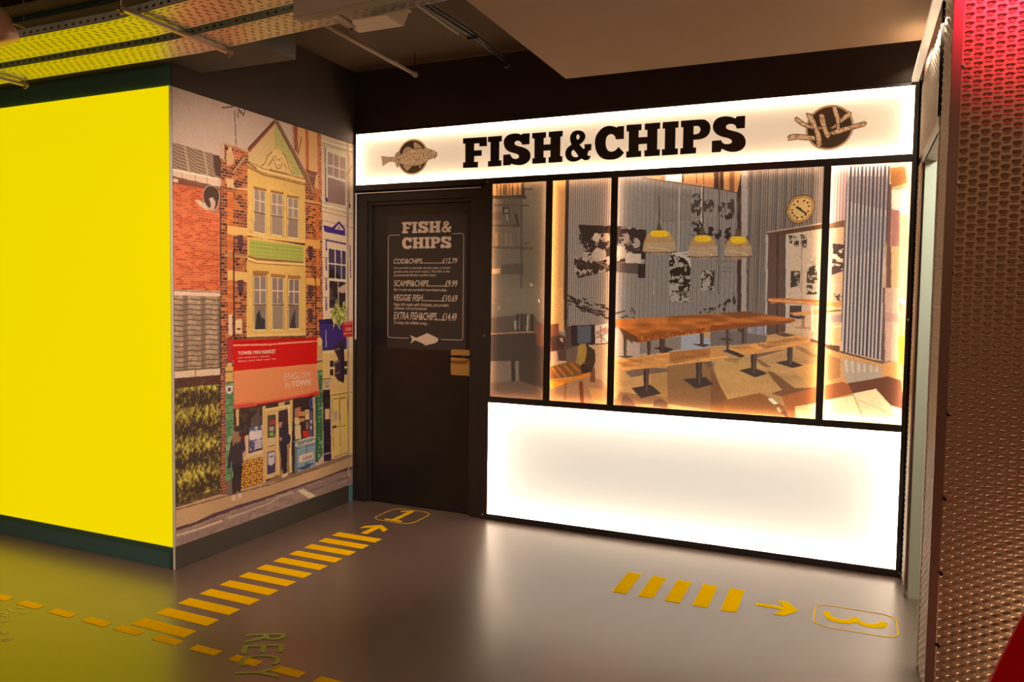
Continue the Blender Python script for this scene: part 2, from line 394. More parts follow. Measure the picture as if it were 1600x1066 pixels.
class Canvas:
    def __init__(self, u0, u1, v0, v1, du, dv, conv):
        self.u = np.linspace(u0, u1, int(round((u1 - u0) / du)) + 1); self.v = np.linspace(v0, v1, int(round((v1 - v0) / dv)) + 1)
        self.U, self.V = np.meshgrid(self.u, self.v); self.C = np.zeros(self.U.shape + (3,)); self.conv = conv
        self.rng = np.random.RandomState(7)
    def noise(self, scale, seed=0, su=1.0):
        """smooth value noise in metres"""
        r = np.random.RandomState(seed); n = 64; T = r.rand(n, n)
        a = (self.U * su / scale) % n; b = (self.V / scale) % n
        i, j = a.astype(int), b.astype(int); fa, fb = a - i, b - j
        fa = fa * fa * (3 - 2 * fa); fb = fb * fb * (3 - 2 * fb); i2, j2 = (i + 1) % n, (j + 1) % n; i %= n; j %= n
        return (T[j, i] * (1 - fa) + T[j, i2] * fa) * (1 - fb) + (T[j2, i] * (1 - fa) + T[j2, i2] * fa) * fb
    def fnoise(self, scale, seed=0, su=1.0): return (self.noise(scale, seed, su) + 0.5 * self.noise(scale / 2, seed + 1, su) + 0.25 * self.noise(scale / 4, seed + 2, su)) / 1.75
    def mask(self, pts, plane=False):
        P = np.array(pts if plane else self.conv(pts), float)
        if len(P) > 2 and not plane: pass
        out = np.zeros(self.U.shape, bool)
        i0, i1 = np.searchsorted(self.u, [P[:, 0].min(), P[:, 0].max()]); j0, j1 = np.searchsorted(self.v, [P[:, 1].min(), P[:, 1].max()])
        i0 = max(0, i0 - 1); j0 = max(0, j0 - 1)
        if i1 <= i0 or j1 <= j0: return out
        X, Y = self.U[j0:j1 + 1, i0:i1 + 1], self.V[j0:j1 + 1, i0:i1 + 1]; ins = np.zeros(X.shape, bool)
        n = len(P)
        for k in range(n):
            xa, ya = P[k]; xb, yb3 = P[(k + 1) % n]
            if ya == yb3: continue
            c = ((ya > Y) != (yb3 > Y)) & (X < (xb - xa) * (Y - ya) / (yb3 - ya) + xa)
            ins ^= c
        out[j0:j1 + 1, i0:i1 + 1] = ins
        return out
    def put(self, m, col, a=1.0):
        col = np.asarray(col, float)
        if col.ndim == 1: self.C[m] = self.C[m] * (1 - a) + col * a
        else:
            aa = a if np.isscalar(a) else a[m][:, None]
            self.C[m] = self.C[m] * (1 - aa) + col[m] * aa
        return m
    def poly(self, pts, col, a=1.0, plane=False): return self.put(self.mask(pts, plane), col, a)
    def line(self, pts, wd, col, a=1.0, plane=False):
        P = pts if plane else self.conv(pts)
        return self.poly(ribbon(P, wd), col, a, True)
    def ell(self, c, rx, ry, col, a=1.0, s=None, n=20):
        return self.poly([(c[0] + rx * math.cos(2 * math.pi * k / n), c[1] + ry * math.sin(2 * math.pi * k / n)) for k in range(n)], col, a)
    def mod(self, m, f):
        self.C[m] = np.clip(self.C[m] * f[m][:, None], 0, 255)
    def brick(self, m, cols, mortar, bw, bh, mt=0.22, seed=3, slope=0.0):
        V = self.V + slope * (self.U - self.u[0]); j = np.floor(V / bh).astype(int); U = self.U + (j % 2) * bw / 2; i = np.floor(U / bw).astype(int)
        r = np.random.RandomState(seed).randint(0, len(cols), (97, 89)); c = np.asarray(cols, float)[r[j % 97, i % 89]]
        mo = ((V / bh) % 1 < mt) | ((U / bw) % 1 < mt * bh / bw)
        c = np.where(mo[..., None], np.asarray(mortar, float), c); self.put(m, c)
    def build(self, name, fn, m, parent, gain=1.0, cols=None, cap=0.9, cells=None):
        U, V, C = self.U, self.V, self.C
        if cols is not None:
            k = (self.u >= cols[0] - 1e-6) & (self.u <= cols[1] + 1e-6); U, V, C = U[:, k], V[:, k], C[:, k]
            U = U.copy(); U[:, 0] = cols[0]; U[:, -1] = cols[1]
        P = fn(U, V).reshape(-1, 3)
        if cells is not None: return self.build_cells(name, P, cells, C, gain, cap, m, parent)
        me = grid_mesh(name, P, U.shape[1], U.shape[0])
        at_ = me.color_attributes.new('ink', 'FLOAT_COLOR', 'POINT')
        L = np.clip(s2l(np.clip(C, 0, 255)) / gain, 0.0, cap).reshape(-1, 3); L = np.concatenate([L, np.ones((len(L), 1))], 1)
        at_.data.foreach_set('color', L.astype(np.float32).ravel())
        return finish(me, name, m, parent)
    def build_cells(self, name, P, cells, C, gain, cap, m, parent):
        nv, nu = cells.shape; j, i = np.nonzero(cells[:-1, :-1]); b = j * nu + i
        q = np.stack([b, b + 1, b + nu + 1, b + nu], 1); used, inv = np.unique(q, return_inverse=True); q = inv.reshape(q.shape).astype(np.int32)
        me = mesh_from(name, P[used], q)
        L = np.clip(s2l(np.clip(C, 0, 255)) / gain, 0, cap)[:-1, :-1][cells[:-1, :-1]]
        at_ = me.color_attributes.new('ink', 'FLOAT_COLOR', 'CORNER'); L = np.repeat(np.concatenate([L, np.ones((len(L), 1))], 1), 4, axis=0)
        at_.data.foreach_set('color', L.astype(np.float32).ravel())
        return finish(me, name, m, parent)

# ================================================================== shop front
SX = dict(sl=-3.327, sr=0.267, p=[(-2.23, -1.845), (-1.799, -1.408), (-1.364, -0.173), (-0.133, 0.264)], lp=(-2.241, 0.267))
Z = dict(st=2.683, sb=2.32, wt=2.277, wb=0.848, lt=0.806, lb=0.041)
fr = thing('shopfront_frame', 'black shopfront frame around lit sign, door and picture panels', 'shopfront frame', (-1.5, D, 0))
yf, yb = D - 0.008, D + 0.095
yp2 = D - 0.0008     # back of the flat cover strips; a narrow spine runs behind them between the light boxes
def bar(name, x0, x1, z0, z1, spine=None):
    mb = MB().box(x0, x1, yf, yp2, z0, z1)
    if spine: mb.box(spine[0], spine[1], yp2, yb, spine[2], spine[3])
    return mb.build(name, 'black_frame', fr, 0.001)
bar('post', MX + 0.007, SX['sl'], 0.001, 2.70, (MX + 0.007, SX['sl'] - 0.0005, 0.001, 2.25))
bar('post', SX['sr'], RX - 0.012, 0.001, 2.70, (SX['sr'] + 0.0145, RX - 0.012, 0.001, 2.70))
bar('rail', SX['sl'], SX['sr'], Z['wt'], Z['sb'], (-2.29, SX['sr'], Z['wt'] + 0.0145, Z['sb'] - 0.0145))
bar('rail', SX['sl'], SX['sr'], Z['st'], 2.70)
bar('rail', -2.241, SX['sr'], Z['lt'], Z['wb'], (-2.24, SX['sr'], Z['lt'] + 0.0145, Z['wb'] - 0.0145))
bar('rail', -2.241, SX['sr'], 0.001, Z['lb'], (-2.24, SX['sr'], 0.001, Z['lb'] - 0.0145))
for a, b in ((-1.845, -1.799), (-1.408, -1.364), (-0.173, -0.133)):
    bar('mullion', a, b, Z['wb'], Z['wt'], (a + 0.0145, b - 0.0145, Z['wb'], Z['wt']))
MB().box(-2.298, -2.241, yf, yp2, 0.001, Z['wt']).box(-2.241, -2.23, yf, yp2, Z['wb'], Z['wt']).box(-2.298, -2.256, yp2, yb, 0.001, Z['wt']).build('mullion', 'black_frame', fr, 0.001)
# frame edge trim under sign and down left post, its light streak painted white
zt = Z['wt'] - 0.022
MB().box(SX['sl'], -2.31, yf - 0.012, yf - 0.001, zt, zt + 0.006).box(SX['sl'] + 0.004, SX['sl'] + 0.010, yf - 0.012, yf - 0.001, 1.2, zt).build('angle_trim', 'white', fr)
for px, py in ((762.8, 284.9), (757.6, 525), (754.5, 803.5), (1418.8, 499.5), (1405.5, 895)):
    x, z = at(px, py, 1, D)[0], at(px, py, 1, D)[2]
    mb = MB().tube([(x, yf - 0.003, z), (x, yf + 0.002, z)], 0.0065, 10); mb.build('screw', 'screw', fr)

def light_tray(parent, x0, x1, z0, z1):
    g = 0.009; t = 0.004; mb = MB()
    mb.box(x0 - g, x1 + g, D + 0.072, D + 0.078, z0 - g, z1 + g)
    mb.box(x0 - g - t, x0 - g, D + 0.0015, D + 0.078, z0 - g, z1 + g).box(x1 + g, x1 + g + t, D + 0.0015, D + 0.078, z0 - g, z1 + g)
    mb.box(x0 - g, x1 + g, D + 0.0015, D + 0.078, z0 - g - t, z0 - g).box(x0 - g, x1 + g, D + 0.0015, D + 0.078, z1 + g, z1 + g + t)
    return mb.build('light_tray', 'tube', parent)

def sheet(x0, x1, z0, z1, y, name, m, parent):
    g = 0.007
    mb = MB(); mb.v = [(x0 - g, y, z0 - g), (x1 + g, y, z0 - g), (x1 + g, y, z1 + g), (x0 - g, y, z1 + g)]; mb.f = [[0, 1, 2, 3]]
    return mb.build(name, m, parent)

# ---- slab serif letter shapes, measured on the sign
LA, LB = zoomed(700, 160, 6.1538), zoomed(940, 160, 6.1538)
GLY = {
 'F': [LA([(148,348),(375,333),(376,423),(306,424),(303,394),(253,398),(253,464),(326,461),(324,514),(253,518),(253,574),(290,572),(288,626),(148,632),(148,580),(170,578),(170,398),(148,399)])],
 'I': [LA([(388,332),(520,322),(518,376),(495,378),(493,560),(516,558),(514,613),(388,620),(388,568),(412,566),(412,382),(388,384)])],
 'S': [LA([(788,298),(785,403),(716,408),(706,388),(690,374),(665,370),(645,380),(640,395),(650,410),(680,422),(720,432),(760,450),(788,480),(795,515),(785,555),(750,588),(700,604),(650,602),(606,590),(602,605),(533,608),(535,506),(600,500),(612,525),(630,540),(655,545),(680,537),(687,520),(675,503),(640,490),(590,475),(555,445),(540,400),(546,355),(580,318),(630,302),(680,303),(710,316),(718,303)])],
 'H': [LA([(812,298),(944,288),(944,340),(922,342),(920,408),(988,405),(990,336),(972,337),(972,286),(1105,274),(1103,328),(1083,330),(1080,520),(1102,518),(1100,574),(970,583),(970,528),(988,527),(988,462),(920,466),(920,532),(942,530),(942,584),(814,592),(814,540),(834,538),(834,348),(812,350)])],
 '&': [LA([(1250,271),(1290,278),(1316,303),(1320,342),(1302,376),(1266,408),(1307,452),(1318,436),(1312,405),(1381,401),(1378,460),(1355,465),(1340,498),(1350,518),(1371,515),(1369,532),(1352,551),(1322,558),(1295,548),(1284,541),(1250,562),(1205,572),(1160,560),(1135,525),(1132,480),(1150,440),(1190,408),(1178,370),(1178,330),(1195,295),(1222,276)]),
       LA([(1248,306),(1268,322),(1268,345),(1250,362),(1237,348),(1235,325)]), LA([(1207,455),(1230,480),(1257,520),(1240,528),(1210,525),(1190,505),(1188,475)])],
 'C': [LB([(217,228),(215,353),(140,357),(128,325),(100,305),(70,312),(48,340),(40,390),(48,440),(72,470),(105,475),(138,460),(165,430),(217,485),(180,525),(130,548),(75,552),(23,545),(-22,515),(-52,460),(-62,390),(-55,340),(-37,300),(3,255),(45,232),(95,228),(140,240),(152,246),(157,233)])],
 'H2': [LB([(242,220),(386,210),(384,268),(358,270),(356,338),(442,334),(442,265),(417,267),(417,207),(566,195),(562,254),(538,257),(535,455),(562,453),(559,513),(414,522),(414,463),(438,461),(438,398),(356,404),(356,469),(382,467),(380,524),(238,533),(240,474),(262,472),(264,280),(242,282)])],
 'I2': [LB([(590,193),(742,182),(740,243),(712,245),(708,446),(735,444),(733,502),(582,512),(582,453),(609,451),(612,252),(588,254)])],
 'P': [LB([(765,180),(960,166),(1010,178),(1043,215),(1045,270),(1020,320),(970,350),(905,360),(884,360),(882,436),(910,434),(908,491),(757,502),(759,443),(783,441),(788,240),(765,242)]), LB([(886,230),(925,228),(948,245),(952,270),(938,298),(910,308),(884,308)])],
 'S2': [LB([(1382,130),(1378,248),(1300,254),(1288,225),(1262,210),(1225,210),(1198,225),(1196,245),(1215,262),(1260,275),(1320,292),(1365,322),(1386,370),(1378,420),(1340,460),(1280,477),(1215,472),(1155,447),(1145,478),(1060,483),(1062,372),(1150,365),(1165,390),(1195,403),(1235,400),(1256,385),(1250,362),(1215,345),(1150,328),(1100,300),(1073,255),(1078,200),(1115,155),(1180,137),(1240,140),(1290,158),(1300,136)])],
}
GP = {k: [smooth_outline(on_front(l)) for l in v] for k, v in GLY.items()}
ORDER = ['F', 'I', 'S', 'H', '&', 'C', 'H2', 'I2', 'P', 'S2']

sg = thing('sign_light_box', 'long glowing white shop sign reading FISH&CHIPS', 'shop sign', (-1.5, D, 2.5))
sheet(SX['sl'], SX['sr'], Z['sb'], Z['st'], D, 'sign_face', 'opal', sg)
light_tray(sg, SX['sl'], SX['sr'], Z['sb'], Z['st'])
led_frame(SX['sl'], SX['sr'], Z['sb'], Z['st'], 0.011, 3.1, (1.0, 0.70, 0.45), (0.20, (1.0, 0.82, 0.64)))
for k in ORDER:
    MB().prism(GP[k], front_fn(D - 0.001), 0, 0.005).build('letter', 'ink_black', sg)

def circle(c, r, n=56): return [(c[0] + r * math.cos(2 * math.pi * i / n), c[1] + r * math.sin(2 * math.pi * i / n)) for i in range(n)]
def ribbon(pts, wd):
    pts = [Vector(p) for p in pts]; L = []; R_ = []
    for i, p in enumerate(pts):
        t = (pts[min(i + 1, len(pts) - 1)] - pts[max(i - 1, 0)]).normalized(); n = Vector((-t.y, t.x)) * wd / 2
        L.append(tuple(p + n)); R_.append(tuple(p - n))
    return L + R_[::-1]
def emblem(cen, rad, draw, x0, x1, z0, z1):
    """emblem printed on the glowing face: ring, dark disc and the drawn shapes, each a part of its own"""
    c = Canvas(x0, x1, z0, z1, 0.00125, 0.00125, on_front)
    c.C[:] = (40, 28, 20)
    R = np.hypot(c.U - cen[0], c.V - cen[1]); own = np.zeros(c.U.shape, int)
    own[R < rad] = 1; c.put((R < rad) , (150, 128, 104)); own[R < rad * .935] = 2; c.put(R < rad * .935, (150, 118, 92)); c.put(R < rad * .915, (42, 29, 20))
    names = draw(c, own)
    for k, nm in [(1, 'emblem_ring'), (2, 'emblem_disc')] + names:
        c.build(nm, lambda U, V: np.stack([U, np.full(U.shape, D - 0.0010), V], -1), 'backlit_print', sg, gain=0.62, cells=(own == k))
FZ = zoomed(590, 200, 11.84)
fc, ft = on_front(FZ([(648, 538), (652, 205)]))
def draw_fish(c, own):
    nz = c.noise(.006, 3); 
    def shp(pts, col, k): m = c.mask(smooth_outline(on_front(FZ(pts)), 40), True); own[m] = k; c.put(m, col); return m
    for fins in ([(665,270),(700,270),(765,305),(835,372),(675,380)], [(460,470),(480,405),(545,348),(600,358),(640,390),(560,420)], [(313,528),(338,470),(382,437),(440,490),(380,528)],
             [(455,682),(640,700),(605,745),(545,798),(495,750)], [(322,638),(425,672),(378,732),(350,732)], [(765,688),(812,668),(795,740),(772,742)]):
        m = shp(fins, (140, 122, 104), 3); c.put(m & (((c.U * 60 + c.V * 25) % 1) < .3), (104, 88, 74))
    m = shp([(62,522),(150,530),(238,546),(235,620),(180,652),(92,712),(84,640)], (150, 128, 118), 3); c.put(m & (((c.V * 90 + c.U * 20) % 1) < .3), (116, 98, 86))
    m = shp([(225,548),(330,538),(430,500),(480,458),(560,415),(640,388),(720,374),(860,372),(960,395),(1050,428),(1102,465),(1098,515),(1070,545),(1000,568),(940,590),(890,635),(820,672),(700,702),(600,704),(520,692),(440,668),(370,648),(310,625),(225,622)], (148, 128, 108), 3)
    c.put(m & (nz > .62), (104, 88, 74), .8); c.put(m & (c.noise(.008, 6) > .66), (176, 156, 134), .6)
    for l in ([(865,435),(840,490),(850,540),(885,580)], [(900,490),(930,520),(965,525)], [(650,515),(680,555),(735,575),(790,550)], [(330,600),(450,560),(560,510),(680,470),(820,468)],
          [(945,445),(975,430),(1000,445),(975,462),(945,445)], [(1040,520),(1070,530),(1095,510)], [(1055,545),(1062,600)], [(225,548),(240,620)], [(640,388),(860,382)], [(225,548),(330,538),(430,500),(480,458),(560,415),(640,388),(720,374),(860,372),(960,395),(1050,428),(1102,465),(1098,515),(1070,545),(1000,568),(940,590),(890,635),(820,672),(700,702),(600,704),(520,692),(440,668),(370,648),(310,625),(225,622)]):
        m2 = c.line(FZ(l), .0032, (66, 50, 40)); own[m2] = 3
    return [(3, 'fish_print')]
CZ = zoomed(1180, 130, 6.1538)
cc, ct = on_front(CZ([(712, 428), (725, 214)]))
chips = [[(385,332),(410,335),(500,395),(650,425),(650,445),(540,442),(440,405),(380,357)], [(312,515),(335,500),(400,492),(570,510),(575,550),(480,548),(400,540),(320,555)],
 [(488,290),(545,300),(580,370),(600,430),(630,500),(638,590),(610,625),(590,615),(585,540),(560,440),(520,370)], [(615,305),(645,292),(665,320),(680,400),(700,460),(730,495),(700,535),(670,510),(645,440),(620,370)],
 [(900,272),(925,290),(910,325),(820,385),(812,345)], [(720,430),(790,385),(800,410),(740,445)], [(725,470),(800,440),(940,400),(1050,370),(1072,385),(1050,415),(900,455),(770,497),(725,485)], [(740,228),(775,222),(797,280),(812,340),(810,450),(780,445),(775,360),(750,290)]]
def draw_chips(c, own):
    nz = c.noise(.010, 4); out = []
    for i, p in enumerate(chips):
        o = smooth_outline(on_front(CZ(p)), 35, 3); m = c.mask(o, True); own[m] = 3 + i; c.put(m, (172, 148, 124)); c.put(m & (nz > .6), (124, 102, 84), .8); c.put(m & (c.noise(.007, 9 + i) > .7), (196, 172, 146), .7)
        m2 = c.line(o + [o[0]], .0045, (74, 56, 44), 1.0, True); own[m2] = 3 + i
        out.append((3 + i, 'chip'))
    return out
emblem(fc, ft[1] - fc[1], draw_fish, *(lambda q: (q[0][0] - .02, q[1][0] + .02, q[2][1] - .02, q[3][1] + .02))(on_front(FZ([(40, 560), (1120, 500), (640, 880), (650, 190)]))))
emblem(cc, ct[1] - cc[1] + .002, draw_chips, *(lambda q: (q[0][0] - .02, q[1][0] + .02, q[2][1] - .02, q[3][1] + .02))(on_front(CZ([(300, 520), (1085, 380), (700, 650), (725, 205)]))))

# ---- glowing blank panel below the pictures
lb = thing('light_box', 'large blank glowing white light box at floor level', 'light box', (-1.0, D, 0.4))
sheet(SX['lp'][0], SX['lp'][1], Z['lb'], Z['lt'], D, 'diffuser', 'opal', lb)
light_tray(lb, SX['lp'][0], SX['lp'][1], Z['lb'], Z['lt'])
led_frame(SX['lp'][0], SX['lp'][1], Z['lb'], Z['lt'], 0.014, 5.6, (1.0, 0.76, 0.56), (0.42, (0.98, 1.0, 0.94)))

# ================================================================== door
dr = bpy.data.objects.new('door_1', None); COL.objects.link(dr); dr.location = (-2.81, D, 0)
dr['kind'] = 'structure'; dr['label'] = 'black door with a fish and chips menu, left of the picture panels'
yl = D + 0.045
MB().box(-3.214, -2.403, yl, yl + 0.04, 0.006, 2.172).build('door_leaf', 'black_door', dr, 0.001)
MB().box(-3.327, -3.240, D + 0.002, yb, 0.001, 2.255).box(-3.240, -3.2145, D + 0.020, yb, 0.001, 2.20).build('door_jamb', 'black_frame', dr, 0.002)
MB().box(-2.375, -2.301, D + 0.002, yb, 0.001, 2.255).box(-2.402, -2.375, D + 0.020, yb, 0.001, 2.20).build('door_jamb', 'black_frame', dr, 0.002)
MB().box(-3.240, -2.375, D + 0.002, yb, 2.198, 2.255).box(-3.2145, -2.402, D + 0.020, yb, 2.173, 2.198).build('door_head', 'black_frame', dr, 0.002)
DZ = zoomed(580, 320, 3.806)
def on_door(pts): return on_front(pts, yl)
c = on_door(DZ([(98, 68), (562, 872)]))
menu = MB().box(c[0][0], c[1][0], yl - 0.002, yl - 0.0002, c[1][1], c[0][1]).build('menu_print', 'menu_bg', dr)
mfn = front_fn(yl - 0.0021)
def fit(glyphs, box):
    """scale glyph outlines of the sign into a rectangle"""
    xs = [p[0] for g in glyphs for l in g for p in l]; zs = [p[1] for g in glyphs for l in g for p in l]
    x0, x1, z0, z1 = min(xs), max(xs), min(zs), max(zs); bx0, bz0, bx1, bz1 = box
    return [[[(bx0 + (p[0] - x0) / (x1 - x0) * (bx1 - bx0), bz0 + (p[1] - z0) / (z1 - z0) * (bz1 - bz0)) for p in l] for l in g] for g in glyphs]
(x0, z0), (x1, z1) = on_door(DZ([(184, 172), (478, 92)]))
ti = MB()
for g in fit([GP[k] for k in ('F', 'I', 'S', 'H', '&')], (x0, z0, x1, z1)): ti.prism(g, mfn, 0, 0.0008)
(x0, z0), (x1, z1) = on_door(DZ([(184, 264), (478, 187)]))
for g in fit([GP[k] for k in ('C', 'H2', 'I2', 'P', 'S2')], (x0, z0, x1, z1)): ti.prism(g, mfn, 0, 0.0008)
ti.build('menu_title', 'menu_ink', menu)
(xl, zt_), (xr, zb_) = on_door(DZ([(103, 182), (545, 806)]))
def round_rect(x0, x1, z0, z1, r, n=6):
    o = []
    for cx, cz, a0 in ((x1 - r, z1 - r, 0), (x0 + r, z1 - r, 90), (x0 + r, z0 + r, 180), (x1 - r, z0 + r, 270)):
        for k in range(n + 1):
            a = math.radians(a0 + 90 * k / n); o.append((cx + r * math.cos(a), cz + r * math.sin(a)))
    return o
g1 = on_door(DZ([(172, 182), (482, 178)])); g2 = on_door(DZ([(224, 800), (415, 806)]))
rr = 0.02; t = 0.0035; bd = MB()
def arcpts(cx, cz, a0, a1, n=6): return [(cx + rr * math.cos(math.radians(a0 + (a1 - a0) * k / n)), cz + rr * math.sin(math.radians(a0 + (a1 - a0) * k / n))) for k in range(n + 1)]
left = [(g1[0][0], zt_)] + arcpts(xl + rr, zt_ - rr, 90, 180) + arcpts(xl + rr, zb_ + rr, 180, 270) + [(g2[0][0], zb_)]
right = [(g1[1][0], zt_)] + arcpts(xr - rr, zt_ - rr, 90, 0) + arcpts(xr - rr, zb_ + rr, 0, -90) + [(g2[1][0], zb_)]
bd.prism([ribbon(left, t)], mfn, 0, 0.0007); bd.prism([ribbon(right, t)], mfn, 0, 0.0007)
bd.build('menu_border', 'menu_ink', menu)
FI = [(230,775),(268,792),(325,768),(330,762),(365,778),(398,795),(400,805),(385,822),(350,830),(322,838),(312,828),(262,806),(235,826),(245,798)]
fi = MB().prism([smooth_outline(on_door(DZ(FI)), 35, 3)], mfn, 0, 0.0007).build('fish_symbol', 'menu_ink', menu)
e = on_door(DZ([(383, 800)]))[0]
MB().prism([circle(e, 0.0035, 12)], front_fn(yl - 0.0029), 0, 0.0004).build('fish_eye', 'menu_bg', menu)
rows = [('COD&CHIPS.................£12.79', (135, 352), (513, 317), .2), ('SCAMPI&CHIPS..............£9.99', (135, 486), (514, 450), .2),
        ('VEGGIE FISH................£10.69', (135, 572), (514, 537), .2), ('EXTRA FISH&CHIPS.....£14.49', (135, 682), (510, 645), .2)]
for s, a, b, sh in rows:
    (x0, z0), (x1, z1) = on_door(DZ([a, b]))
    text_on(s, [(x0, z0), (x1, z0), (x1, z1), (x0, z1)], mfn, 'menu_line', 'menu_ink', menu, 0.012, sh)
for s, a, b in [('Served with homemade chunky chips, crushed', (135, 386), (472, 368)), ('garden peas and tartar sauce. This dish is the', (135, 408), (468, 389)), ('quintessential British comfort food.', (135, 430), (385, 411)),
             ('Pair it with our parboiled oven-baked chips.', (135, 517), (452, 499)), ('Vegan fish made with chickpeas, pea protein,', (135, 607), (463, 587)), ('soybeans, tofu and potatoes.', (135, 628), (333, 609)), ('To keep the nibbles away...', (135, 715), (342, 695))]:
    (x0, z0), (x1, z1) = on_door(DZ([a, b]))
    text_on(s, [(x0, z0), (x1, z0), (x1, z1), (x0, z1)], mfn, 'menu_small_print', 'menu_ink', menu, 0.004, .35)
PZ = zoomed(680, 500, 5.925)
(x0, z1), (x1, z0) = on_door(PZ([(148, 272), (344, 520)]))
lk = MB().prism([round_rect(x0, x1 - 0.002, z0, z1, 0.012)], front_fn(yl - 0.0002), 0, 0.003).build('lock_plate', 'brass', dr, 0.0005)
(hx, hz), (hx2, _) = on_door(PZ([(330, 340), (160, 335)]))
MB().tube([(hx, yl - 0.003, hz), (hx, yl - 0.055, hz)], 0.008, 12).tube([(hx + 0.004, yl - 0.055, hz), ((hx + hx2) / 2, yl - 0.060, hz + 0.001), (hx2, yl - 0.055, hz)], [0.010, 0.009, 0.006], 12).build('door_handle', 'dark_metal', dr, 0, True)
# ================================================================== floor markings
def tape(x0, x1, y0, y1, label, group, name='floor_stripe', cat='floor stripe'):
    return tag(MB().box(x0, x1, y0, y1, 0.0004, 0.0014).build(name, 'tape'), label, cat, group)
ordw = ['nearest the dashed line', 'second from the dashed line', 'third from the dashed line', 'fourth from the dashed line', 'fifth from the dashed line', 'sixth from the dashed line',
        'sixth from the arrow', 'fifth from the arrow', 'fourth from the arrow', 'third from the arrow', 'second from the arrow', 'right beneath the arrow']
for i in range(12):
    y = 2.494 + i * (3.980 - 2.494) / 11
    tape(-2.963, -2.640, y - 0.0375, y + 0.0375, 'wide yellow stripe on the floor leading to the door, ' + ordw[i], 'yellow stripes leading to the door')
o5 = ['leftmost', 'second from left', 'middle', 'second from right', 'rightmost, beside the arrow']
for i in range(5):
    x = -1.0525 + i * (-0.503 + 1.0525) / 4
    tape(x - 0.0375, x + 0.0375, 3.804, 4.126, 'yellow stripe before the white light box, ' + o5[i] + ' of five', 'yellow stripes before the light box')
dashw = ['cut by the left picture edge', 'second from the left edge', 'third from the left edge', 'fourth from the left edge', 'fifth from the left, left of the stripes', 'touching beneath the nearest wide stripe',
         'just right of the wide stripes', 'crossed by the olive lettering', 'just right of the olive lettering', 'last one, cut by the bottom picture edge']
dx = [(-3.873, -3.738), (-3.650, -3.510), (-3.427, -3.281), (-3.192, -3.047), (-2.987, -2.844), (-2.750, -2.610), (-2.531, -2.390), (-2.312, -2.172), (-2.094, -1.952), (-1.878, -1.735)]
for i, (a, b) in enumerate(dx):
    tape(a, b, 2.384, 2.432, 'short yellow floor dash, ' + dashw[i], 'dashes of the broken yellow line', 'floor_dash', 'floor dash')

def flat(loops, name, m, label, cat, group=None, z=0.0004, h=0.001, parent=None):
    mb = MB()
    for l in loops: mb.prism(l, floor_fn, z, z + h)
    o = mb.build(name, m, parent)
    return tag(o, label, cat, group) if not parent else o
# arrow to the door and its number badge
flat([[[(-2.828, 4.062), (-2.782, 4.062), (-2.782, 4.205), (-2.716, 4.150), (-2.716, 4.203), (-2.805, 4.272), (-2.896, 4.203), (-2.896, 4.150), (-2.828, 4.205)]]],
     'floor_arrow', 'tape', 'small yellow arrow on the floor pointing to the black door', 'floor arrow')
flat([[[(-0.391, 3.944), (-0.391, 3.982), (-0.262, 3.982), (-0.300, 4.062), (-0.250, 4.062), (-0.190, 3.964), (-0.250, 3.868), (-0.300, 3.868), (-0.262, 3.944)]]],
     'floor_arrow', 'tape', 'small yellow arrow on the floor pointing right to the badge numbered 3', 'floor arrow')
def badge(x0, x1, y0, y1, r, num, fit_to, rot, label):
    t = thing('floor_badge', label, 'floor badge', ((x0 + x1) / 2, (y0 + y1) / 2, 0))
    MB().prism([round_rect(x0, x1, y0, y1, r), round_rect(x0 + .006, x1 - .006, y0 + .006, y1 - .006, r - .006)], floor_fn, 0.0004, 0.0014).build('badge_outline', 'tape', t)
    flat(num, 'badge_number', 'tape', '', '', parent=t)
    return t
badge(-2.955, -2.643, 4.362, 4.676, 0.075, [[[(-2.867, 4.389), (-2.733, 4.389), (-2.733, 4.412), (-2.780, 4.412), (-2.783, 4.655), (-2.812, 4.655), (-2.872, 4.622), (-2.868, 4.600), (-2.818, 4.620), (-2.818, 4.412), (-2.867, 4.412)]]],
      None, 0, 'rounded yellow outline with the number 1 on the floor before the door')
three = smooth_outline([(-0.083, 4.008), (-0.055, 4.022), (-0.040, 3.965), (-0.005, 3.944), (0.035, 3.955), (0.050, 4.000), (0.080, 4.004), (0.083, 3.968), (0.110, 3.946), (0.150, 3.955), (0.172, 4.000), (0.206, 3.992), (0.188, 3.925), (0.135, 3.903), (0.095, 3.910), (0.068, 3.938), (0.035, 3.905), (-0.015, 3.898), (-0.060, 3.925)], 50, 3)
badge(-0.122, 0.245, 3.816, 4.105, 0.07, [[three]], None, 0, 'rounded yellow outline with the number 3 on the floor at the right')
